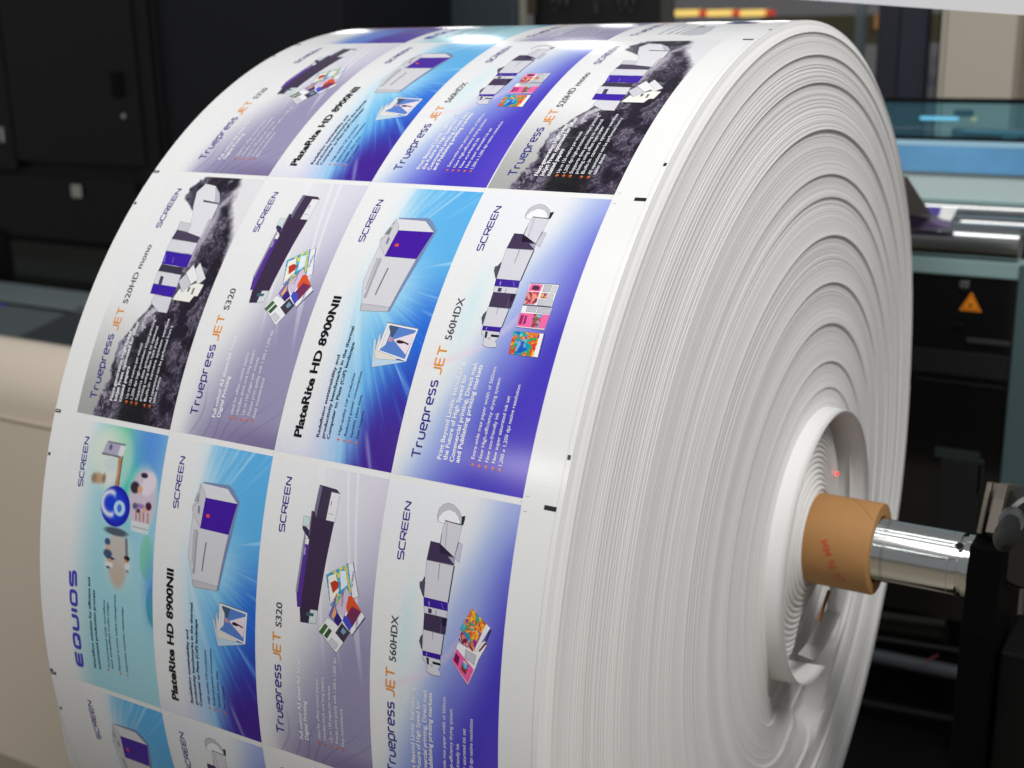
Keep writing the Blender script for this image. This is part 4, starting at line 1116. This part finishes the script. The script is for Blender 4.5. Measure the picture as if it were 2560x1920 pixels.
# right: the machine behind the roll ------------------------------
YR = 1.05
TEAL = mat('teal_grey_paint', (140, 168, 168), rough=0.42, noise=.03, nscale=6)
GLOSSB = mat('black_acrylic', (9, 9, 10), rough=0.10, spec=0.5, noise=.05, nscale=3)
ROLLER = mat('steel_roller', (190, 192, 192), rough=0.16, metal=1.0, noise=.02, nscale=10)
pr = root_('unwinder_frame', 'teal grey and black press frame with steel rollers to the right behind the roll', 'press frame')
X0 = 0.1
def zat(v, Y=YR, u=2400): return at(u, v, Y)[2]
def xat(u, Y=YR, v=700): return at(u, v, Y)[0]
xl_, xr_ = xat(2150), xat(2546)
xfar = xat(2760)
MB().box(xl_, xfar, YR, YR + .05, zat(690), zat(648)).build('cross_beam', TEAL, pr, .003)
MB().box(xr_, xr_ + .07, YR - .004, YR + .06, -1.0, zat(650) + .0).build('upright', mat('teal_upright', (70, 90, 94), rough=.5), pr, .003)
MB().box(xl_ - .2, xr_ - .002, YR + .012, YR + .03, zat(1560, YR), zat(692)).build('black_panel', GLOSSB, pr)
# teal rail above the rollers and its light blue sheet guard
MB().box(xl_, xfar, YR + .16, YR + .20, zat(500, YR + .16), zat(432, YR + .16)).build('pale_guard', mat('pale_green_sheet', (200, 220, 218), rough=.35, noise=.04, nscale=5), pr)
MB().box(xl_, xfar, YR + .15, YR + .158, zat(432, YR + .15), zat(350, YR + .15)).build('blue_guard', mat('blue_film', (104, 168, 216), rough=.22, noise=.30, nscale=9), pr)
MB().box(xl_, xfar, YR + .1495, YR + .157, zat(366, YR + .15), zat(352, YR + .15)).build('guard_highlight', mat('painted_highlight', (170, 214, 236), rough=.2), pr)  # highlight along the blue film, painted as a paler strip
MB().box(xl_, xfar, YR + .148, YR + .162, zat(351, YR + .148), zat(344, YR + .148)).build('guard_rim', BLACK2, pr)
MB().box(xl_, xfar, YR + .155, YR + .21, zat(516, YR + .155), zat(499, YR + .155)).build('guide_lip', TEAL, pr, .002)
def rollr(v, Y, r, name='roller'):
    z = at(2400, v, Y - r)[2]
    o_ = MB().cyl((xl_, Y, z), (xr_ - .004 if Y < YR + .06 else xfar, Y, z), r, seg=64).build(name, ROLLER, pr, smooth=True); return z
rollr(530, YR + .17, .021)
z2 = rollr(566, YR + .07, .020)
z3 = rollr(608, YR + .02, .034)
MB().box(xl_, xr_, YR + .205, YR + .21, zat(760, YR + .205), zat(503, YR + .205)).build('roller_recess', BLACK2, pr)
# reflections in the black acrylic, painted as dim strips on its front
DIM = mat('dim_grey_reflection', (46, 48, 50), rough=.4, noise=.1, nscale=9)
DIM2 = mat('dim_green_reflection', (34, 42, 42), rough=.45, noise=.1, nscale=9)
for bx, mm in (((2415, 850, 2530, 862), DIM), ((2532, 855, 2550, 960), DIM), ((2280, 880, 2530, 940), mat('faint_reflection', (22, 22, 24), rough=.4)), ((2335, 1125, 2450, 1150), DIM2), ((2345, 1150, 2450, 1330), mat('faint_green_reflection', (16, 20, 20), rough=.5)), ((2444, 1150, 2456, 1240), DIM), ((2290, 958, 2540, 963), mat('seam_dark', (4, 4, 4)))):
    slab('reflection_strip', bx, YR + .005, .006, mm, pr, .001)
slab('latch', (2398, 703, 2422, 722), YR, .012, mat('latch_metal', (120, 120, 120), rough=.3, metal=.7), pr, .002)
slab('latch', (2386, 808, 2414, 819), YR, .012, BLACK2, pr, .001)
for v_ in (770, 793):
    p = at(2541, v_, YR); MB().cyl((p[0], YR + .013, p[2]), (p[0], YR + .008, p[2]), .0028, seg=12).build('bolt_head', CHROME_D, pr)
# warning label
def tri(name, cx, cv, s, Y, m, parent, d=.0006):
    c = Vector(at(cx, cv, Y)); h = s * .90
    return MB().prism([(c.x - s / 2, Y, c.z - h * .42), (c.x + s / 2, Y, c.z - h * .42), (c.x, Y, c.z + h * .58)], (0, d, 0)).build(name, m, parent, .0012)
wl = root_('warning_sign', 'small orange triangular hand warning sticker on the black panel', 'sign')
ORG = mat('warning_orange', (240, 140, 24), rough=.4); BLK = mat('sign_black', (50, 26, 4), rough=.5)
tri('triangle', 2427, 758, .041, YR + .010, ORG, wl)
tri('border', 2427, 758.5, .0320, YR + .0093, BLK, wl)
tri('inner_triangle', 2427, 759, .0275, YR + .0086, ORG, wl)
c0 = Vector(at(2427, 760, YR + .008))
mb = MB()
for dx, dz, w3, h3 in ((-.0035, -.0022, .0012, .0052), (-.0015, -.0012, .0011, .0066), (.0007, -.0012, .0011, .0060), (.0028, -.0016, .0011, .0048), (-.0008, -.0042, .0065, .0028)):
    mb.box(c0.x + dx - w3 / 2, c0.x + dx + w3 / 2, c0.y, c0.y + .0003, c0.z + dz - h3 / 2, c0.z + dz + h3 / 2)
mb.build('hand_symbol', BLK, wl)

# the tail of the web running from the back of the roll over the rollers
wb = root_('paper_web', 'grey web of printed paper running from the back of the roll over the rollers', 'paper web')
GREYP = mat('web_reverse', (205, 194, 192), rough=.5)
def quadobj(name, pts, m, parent): return newobj(name, pts, [tuple(range(len(pts)))], m, parent)
rt = math.radians(-82)
wy, wz = -rout(rt) * math.sin(rt), rout(rt) * math.cos(rt)
e1 = at(2336, 552, YR + .045)
xe = e1[0]
zt = z3 + .036
rt2 = math.radians(-58)
V = []; 
p_roll = Vector((0.0, -R * math.sin(rt2), R * math.cos(rt2)))
aw = at(2268, 442, .60); bw = at(2332, 541, YR - .02)
quadobj('web', [aw, bw, (XL, bw[1], bw[2]), (XL, aw[1], aw[2])], GREYP, wb)
cw = at(2346, 572, YR - .03); dw = at(2384, 545, YR + .03)
quadobj('lower_web', [at(2268, 535, YR - .035), at(2376, 552, YR - .02), at(2374, 572, YR - .032), at(2268, 572, YR - .035)], mat('lower_web_print', (92, 80, 116), rough=.45), wb)
quadobj('turned_web', [at(2342, 540, YR - .02), at(2388, 534, YR + .01), at(2376, 552, YR - .01), at(2362, 552, YR - .015)], PLAIN, wb)
quadobj('web_print', [at(2316, 515, YR + .03), at(2354, 519, YR + .03), at(2346, 542, YR - .01), at(2328, 534, YR - .01)], mat('violet_print', (76, 60, 150), rough=.35), wb)
quadobj('upper_turn', [at(2354, 519, YR + .03), at(2394, 519, YR + .05), at(2388, 533, YR + .02), at(2346, 540, YR - .0)], PLAIN, wb)

# smoked blue curved cover over the rollers
cv = root_('curved_cover', 'curved blue see-through cover with a black rim above the blue guard', 'machine cover')
gm = bpy.data.materials.new('blue_acrylic'); gm.use_nodes = True
nt = gm.node_tree; b_ = nt.nodes['Principled BSDF']; o_out = nt.nodes['Material Output']
b_.inputs['Base Color'].default_value = tuple(lin((110, 170, 190))) + (1,); b_.inputs['Roughness'].default_value = .08
tr = nt.nodes.new('ShaderNodeBsdfTransparent'); tr.inputs[0].default_value = tuple(lin((150, 205, 222))) + (1,)
mxs = nt.nodes.new('ShaderNodeMixShader'); mxs.inputs[0].default_value = .16
nt.links.new(tr.outputs[0], mxs.inputs[1]); nt.links.new(b_.outputs[0], mxs.inputs[2]); nt.links.new(mxs.outputs[0], o_out.inputs[0])
YC = 1.36
V = []; F = []
zc0 = at(2400, 350, YC)[2]; zc1 = at(2400, 263, YC)[2]; cx0, cx1 = at(2180, 300, YC)[0], at(2800, 300, YC)[0]
for i in range(13):
    a = i / 12 * math.pi / 2
    y = YC + .10 * (1 - math.cos(a)); z = zc0 + (zc1 - zc0) * math.sin(a)
    V += [(cx0, y, z), (cx1, y, z)]
F = [(2 * i, 2 * i + 1, 2 * i + 3, 2 * i + 2) for i in range(12)]
newobj('acrylic_hood', V, F, gm, cv, True)
MB().box(cx0, cx1, YC + .09, YC + .105, zc1 - .002, zc1 + .008).build('rim', BLACK2, cv, .001)
MB().box(cx0, cx1, YC - .006, YC + .006, zc0 - .006, zc0 + .003).build('rim', BLACK2, cv, .001)
WL = mat('streak_highlight', (200, 240, 255), emit=(190, 235, 255), estr=1.0)
slab('glowing_streak', (2300, 292, 2395, 300), YC + .12, .006, WL, cv)  # streak highlight of the cover, built as a glowing strip
slab('indicator_lamp', (2428, 294, 2442, 302), YC + .12, .006, mat('amber', (250, 190, 130), emit=(250, 180, 120), estr=.9), cv)
MB().cyl(at(2400, 330, YC + .14), at(2560, 338, YC + .14), .011, seg=24).build('inner_shaft', mat('inner_steel', (150, 160, 160), rough=.3, metal=.8), cv, smooth=True)
slab('inner_block', (2378, 320, 2412, 345), YC + .13, .03, mat('inner_block_grey', (96, 110, 114), rough=.4), cv, .002)
slab('inner_block', (2505, 338, 2548, 352), YC + .13, .02, mat('inner_block_white', (220, 226, 226), rough=.3), cv, .002)
slab('inner_block', (2384, 275, 2430, 292), YC + .16, .02, mat('inner_block_dark', (40, 60, 66), rough=.4), cv, .002)

# hall objects farther away on the right
single('pipe_post', (2132, -120, 2156, 420), 2.6, .03, mat('blue_grey_pipe', (112, 124, 130), rough=.4, noise=.03), 'slim blue grey post behind the top right of the roll', 'post', .006)
o = root_('dark_column', 'dark navy cabinet column between the grey post and the cream cabinet', 'cabinet')
slab('left_door', (2190, -140, 2243, 420), 2.3, .04, mat('navy_door', (34, 36, 48), rough=.45, noise=.05, nscale=5), o, .004)
slab('right_door', (2244.5, -140, 2316, 420), 2.3, .04, mat('navy_door_b', (38, 41, 56), rough=.45, noise=.05, nscale=5), o, .004)
ban = root_('hanging_sign', 'narrow strip of a pale wall sign with violet letters beside the navy column', 'sign')
slab('sign_board', (2312, 108, 2352, 420), 2.85, .02, mat('sign_board_grey', (160, 157, 165), rough=.6), ban)
def wall_text(txt, u, v, Y, size, m, parent):
    vv, ff = glyphs(txt, .0); p = at(u, v, Y)
    newobj('lettering', [(p[0] + a * size, Y, p[2] + b * size) for a, b in vv], ff, m, parent)
LM = mat('violet_letters', (124, 112, 150), rough=.6)
wall_text('up', 2316, 162, 2.848, .055, mat('grey_letters', (138, 136, 146), rough=.6), ban)
wall_text('ep', 2312, 212, 2.848, .062, LM, ban)
cr = root_('cream_cabinet', 'tall cream cabinet at the far right with a pale edge strip', 'cabinet')
CREAM = mat('cream_paint', (196, 186, 170), rough=.5, noise=.02, nscale=4)
slab('edge_strip', (2350, -140, 2359, 420), 2.2, .3, mat('light_cream', (196, 190, 176), rough=.45), cr)
slab('door_gap', (2345, -140, 2350, 420), 2.21, .3, BLACK2, cr)
slab('door', (2361, -140, 2536, 420), 2.2, .3, CREAM, cr, .004)
single('side_wall_panel', (2541, -140, 2700, 420), 2.3, .2, mat('taupe_panel', (128, 122, 110), rough=.6), 'taupe panel at the far right edge beside the cream cabinet', 'panel')
WALLM = mat('grey_hall_wall', (150, 148, 152), rough=.75, noise=.03, nscale=2)
tag(MB().box(-9, 3.5, 5.0, 5.1, -1.0, 1.62).build('hall_wall', WALLM), kind='structure')
single('olive_fascia', (1900, 36, 2420, 112), 4.2, .1, mat('olive_board', (74, 70, 48), rough=.6, noise=.1, nscale=4), 'dark olive fascia board behind the grey post and the navy column', 'fascia')
bs = root_('backlit_strip', 'thin yellow and red backlit strip just above the top of the roll', 'light strip')
for k in range(3):
    u = 1684 + k * 83
    slab('yellow_segment', (u, 25, u + 62, 40), 4.4, .05, mat('backlit_yellow', (255, 225, 130), emit=(255, 214, 110), estr=.75) if k == 0 else bpy.data.materials['backlit_yellow'], bs)
    slab('red_segment', (u + 63, 26, u + 80, 39), 4.4, .05, mat('backlit_red', (214, 70, 40), emit=(220, 60, 30), estr=.45) if k == 0 else bpy.data.materials['backlit_red'], bs)
for u in (2186, 2318):
    slab('amber_end', (u, 36, u + 6, 72), 4.15, .03, mat('backlit_amber', (170, 124, 76), emit=(190, 130, 70), estr=.18) if u == 2186 else bpy.data.materials['backlit_amber'], bs)
# stand-in slab for a blank pale corner at top right, no real panel
p1, p2, p3, p4 = at(1985, -3, .30), at(2600, 41, .30), at(2600, -160, .30), at(1985, -160, .30)
tag(MB().prism([p1, p2, p3, p4], (0, .02, 0)).build('corner_slab', mat('corner_fill_grey', (222, 222, 224), rough=.5)), 'pale grey stand-in slab cutting across the top right corner', 'panel')

# centre back ------------------------------------------------------
pu = root_('print_unit', 'black printing unit with small rollers seen over the top of the roll', 'printing unit')
slab('housing', (1334, -60, 1646, 260), 2.2, .04, mat('unit_black', (24, 24, 24), rough=.5, noise=.15, nscale=14), pu, .003)
slab('side_plate', (1292, -60, 1311, 260), 2.10, .02, mat('light_edge', (160, 160, 150), rough=.45), pu, .002)
slab('brown_plate', (1311, -60, 1333, 36), 2.15, .02, mat('bronze_plate', (96, 86, 74), rough=.4, metal=.4, noise=.2, nscale=30), pu)
slab('grey_plate', (1650, -60, 1680, 260), 2.19, .02, mat('dim_grey_plate', (70, 72, 68), rough=.5), pu, .002)
PINM = mat('small_rollers', (86, 86, 86), rough=.3, metal=.5)
for u, v0, v1 in ((1382, -30, 8), (1398, -30, 12), (1416, -30, 14), (1548, -30, 11), (1565, -30, 17), (1583, -30, 10), (1577, 20, 27), (1553, 20, 25), (1490, 5, 34), (1388, 20, 25)):
    a = at(u, v0, 2.18); b2 = at(u, v1, 2.18)
    MB().cyl(a, b2, .0045, seg=16).build('small_roller', PINM, pu, smooth=True)
sl = root_('slate_cabinet', 'slate blue cabinet behind the upper left of the roll', 'cabinet')
slab('front', (893, -60, 1288, 300), 2.05, .03, mat('slate_paint', (58, 67, 74), rough=.42, noise=.04, nscale=4), sl, .006)

# left: the big black press cabinet --------------------------------
bc = root_('press_cabinet', 'large black press cabinet with a door and small painted highlights on the left', 'cabinet')
CB = mat('black_cabinet', (22, 22, 24), rough=.45, spec=.3, noise=.08, nscale=2.5, bump=.1, bscale=300)
CB2 = mat('black_cabinet_side', (25, 26, 31), rough=.45, spec=.3, noise=.05, nscale=2)
YL = 1.45
slab('body', (-900, -80, 402, 560), YL + .03, .6, CB, bc, .004)
slab('right_bay', (404, -80, 866, 600), YL + .045, .6, CB2, bc, .004)
slab('door', (14, -70, 336, 408), YL, .03, CB, bc, .004)
slab('left_door', (-500, -70, 8, 408), YL, .03, CB, bc, .004)
slab('pillar', (341, -80, 385, 570), YL + .012, .02, CB, bc, .002)
slab('lower_front', (-900, 418, 338, 558), YL + .008, .03, CB, bc, .004)
slab('handle', (276, 180, 300, 242), YL - .012, .012, BLACK2, bc, .003)
GLINT = mat('pale_highlight', (186, 186, 178), rough=.3, metal=.5)  # pale colour for the highlights set on the black cabinet front
for u, v, r in ((310, 290, .0075), (286, 237, .0035)):
    p = at(u, v, YL); MB().cyl((p[0], YL - .004, p[2]), (p[0], YL + .001, p[2]), r, seg=24).build('highlight_disc', GLINT, bc, smooth=True)
for u0, u1, v0, v1 in ((177, 201, 462, 495), (-2, 7, 318, 356)):
    slab('highlight_patch', (u0, v0, u1, v1), YL - .004, .006, GLINT, bc, .003)
slab('smoked_window', (-900, 574, 420, 716), YL + .012, .02, mat('smoked_glass', (38, 40, 36), rough=.16, noise=.12, nscale=3), bc, .002)
slab('seam_rail', (-900, 559, 420, 572), YL + .006, .03, BLACK2, bc, .002)
slab('window_post', (-30, 574, 20, 716), YL + .0, .02, BLACK2, bc, .002)
slab('base_rail', (-900, 706, 420, 722), YL - .004, .05, mat('olive_rail', (44, 42, 36), rough=.4), bc, .002)
# blue grey side table
tb = root_('side_table', 'blue grey metal side table left of the roll', 'table')
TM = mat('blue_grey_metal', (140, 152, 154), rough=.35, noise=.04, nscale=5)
za = at(100, 738, 1.30)[2]
xa, xb = at(-500, 740, 1.30)[0], at(330, 770, 1.30)[0]
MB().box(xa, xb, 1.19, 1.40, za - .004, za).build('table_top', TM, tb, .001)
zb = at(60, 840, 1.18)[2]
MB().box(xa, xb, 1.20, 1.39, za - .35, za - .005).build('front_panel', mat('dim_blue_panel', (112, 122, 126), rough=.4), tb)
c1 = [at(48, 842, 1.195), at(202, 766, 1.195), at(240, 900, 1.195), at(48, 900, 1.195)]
MB().prism(c1, (0, .004, 0)).build('dark_triangle', mat('triangle_grey', (72, 78, 84), rough=.5), tb)  # darker triangle on the table front
MB().box(xa, xb, 1.2, 1.204, za - .016, za - .008).build('top_edge', mat('edge_pale', (120, 128, 130), rough=.35), tb)
lb = at(8, 763, 1.19); MB().cyl((lb[0], 1.19, lb[2]), (lb[0], 1.194, lb[2]), .004, seg=16).build('blue_lamp', mat('blue_led', (40, 60, 190), emit=(40, 60, 220), estr=.4), tb)

# beige cover standing behind the left of the roll
bg_ = root_('beige_cover', 'large rounded beige cover at the lower left behind the roll', 'machine cover')
BE = mat('beige_plastic', (226, 212, 194), rough=.55, noise=.02, nscale=4)
YB = 0.22
e0 = at(80, 850, YB + .11)
V = []; F = []
prof = []
rc = .11
zt_ = e0[2]
for i in range(9):
    a = i / 8 * math.pi / 2
    prof.append((YB + .0 + rc * (1 - math.sin(a)) , zt_ - rc * (1 - math.cos(a))))
prof = [(YB + .112, zt_ - .4)] + prof + [(YB, zt_ - .3), (YB, -1.0)]
xb0, xb1 = at(-260, 900, YB)[0], at(420, 900, YB)[0]
ne = 9
xs_ = [xb0 + .0] + [xb0 + .05 * (1 - math.cos(i / 8 * math.pi / 2)) for i in range(1, 9)] + [xb1]
V = [(x, y, z) for x in (xb0, xb1) for (y, z) in prof]
k = len(prof)
F = [(i, i + 1, k + i + 1, k + i) for i in range(k - 1)]
newobj('cover_shell', V, F, BE, bg_, True)
zs = at(60, 1055, YB - .004)[2]
MB().box(xb0, xb1, YB - .0045, YB - .001, zs - .0012, zs).build('shell_seam', mat('seam_beige', (214, 200, 182), rough=.6), bg_)

# lower right: pipes, ducts and the dark pit under the frame
pit = root_('machine_base', 'black machine base with dim tubes under the steel spindle', 'machine base')
YP = 1.1
slab('back_plate', (1900, 1380, 2620, 2300), YP + .25, .03, BLACK2, pit)
def bar(u0, v0, u1, v1, r, m, name, Y=YP):
    return MB().cyl(at(u0, v0, Y), at(u1, v1, Y), r, seg=24).build(name, m, pit, smooth=True)
bar(2080, 1545, 2366, 1582, .030, mat('olive_tube', (58, 58, 44), rough=.22, metal=.5, noise=.2, nscale=9), 'duct', YP + .1)
bar(2080, 1578, 2480, 1640, .0045, mat('thin_dark_rod', (48, 48, 50), rough=.3, metal=.5), 'thin_rod', YP + .02)
bar(2080, 1619, 2430, 1690, .016, mat('grey_tube', (74, 76, 80), rough=.3, metal=.4), 'cross_tube', YP)
bar(2312, 1655, 2345, 1638, .002, mat('red_cable', (110, 50, 50)), 'cable', YP - .03)
bar(2130, 1750, 2440, 1810, .01, mat('faint_rod', (20, 20, 22), rough=.4), 'low_rod', YP + .1)
slab('screw', (2474, 1709, 2482, 1717), YP - .3, .01, mat('brown_screw', (120, 70, 50)), pit)
MB().box(-1.1, 1.6, .55, YP + .25, -1.0, -.93).build('plinth', BLACK2, pit)
# taupe post in the lower right corner
ps = root_('floor_post', 'slanting taupe steel post in the lower right corner', 'post')
pp_ = [(2541, 1460), (2562, 1460), (2520, 1960), (2480, 1960)]
tag(ps, None)
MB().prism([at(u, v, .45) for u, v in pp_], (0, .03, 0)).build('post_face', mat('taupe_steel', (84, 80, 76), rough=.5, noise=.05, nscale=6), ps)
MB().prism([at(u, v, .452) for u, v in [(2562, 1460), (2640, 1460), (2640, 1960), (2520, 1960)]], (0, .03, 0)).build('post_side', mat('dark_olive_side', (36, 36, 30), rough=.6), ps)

# floor
FLOORM = mat('hall_floor', (132, 124, 108), rough=.45, noise=.05, nscale=3)
tag(newobj('floor', [(-14, -8, -1.0), (10, -8, -1.0), (10, 12, -1.0), (-14, 12, -1.0)], [(0, 1, 2, 3)], FLOORM), kind='structure')
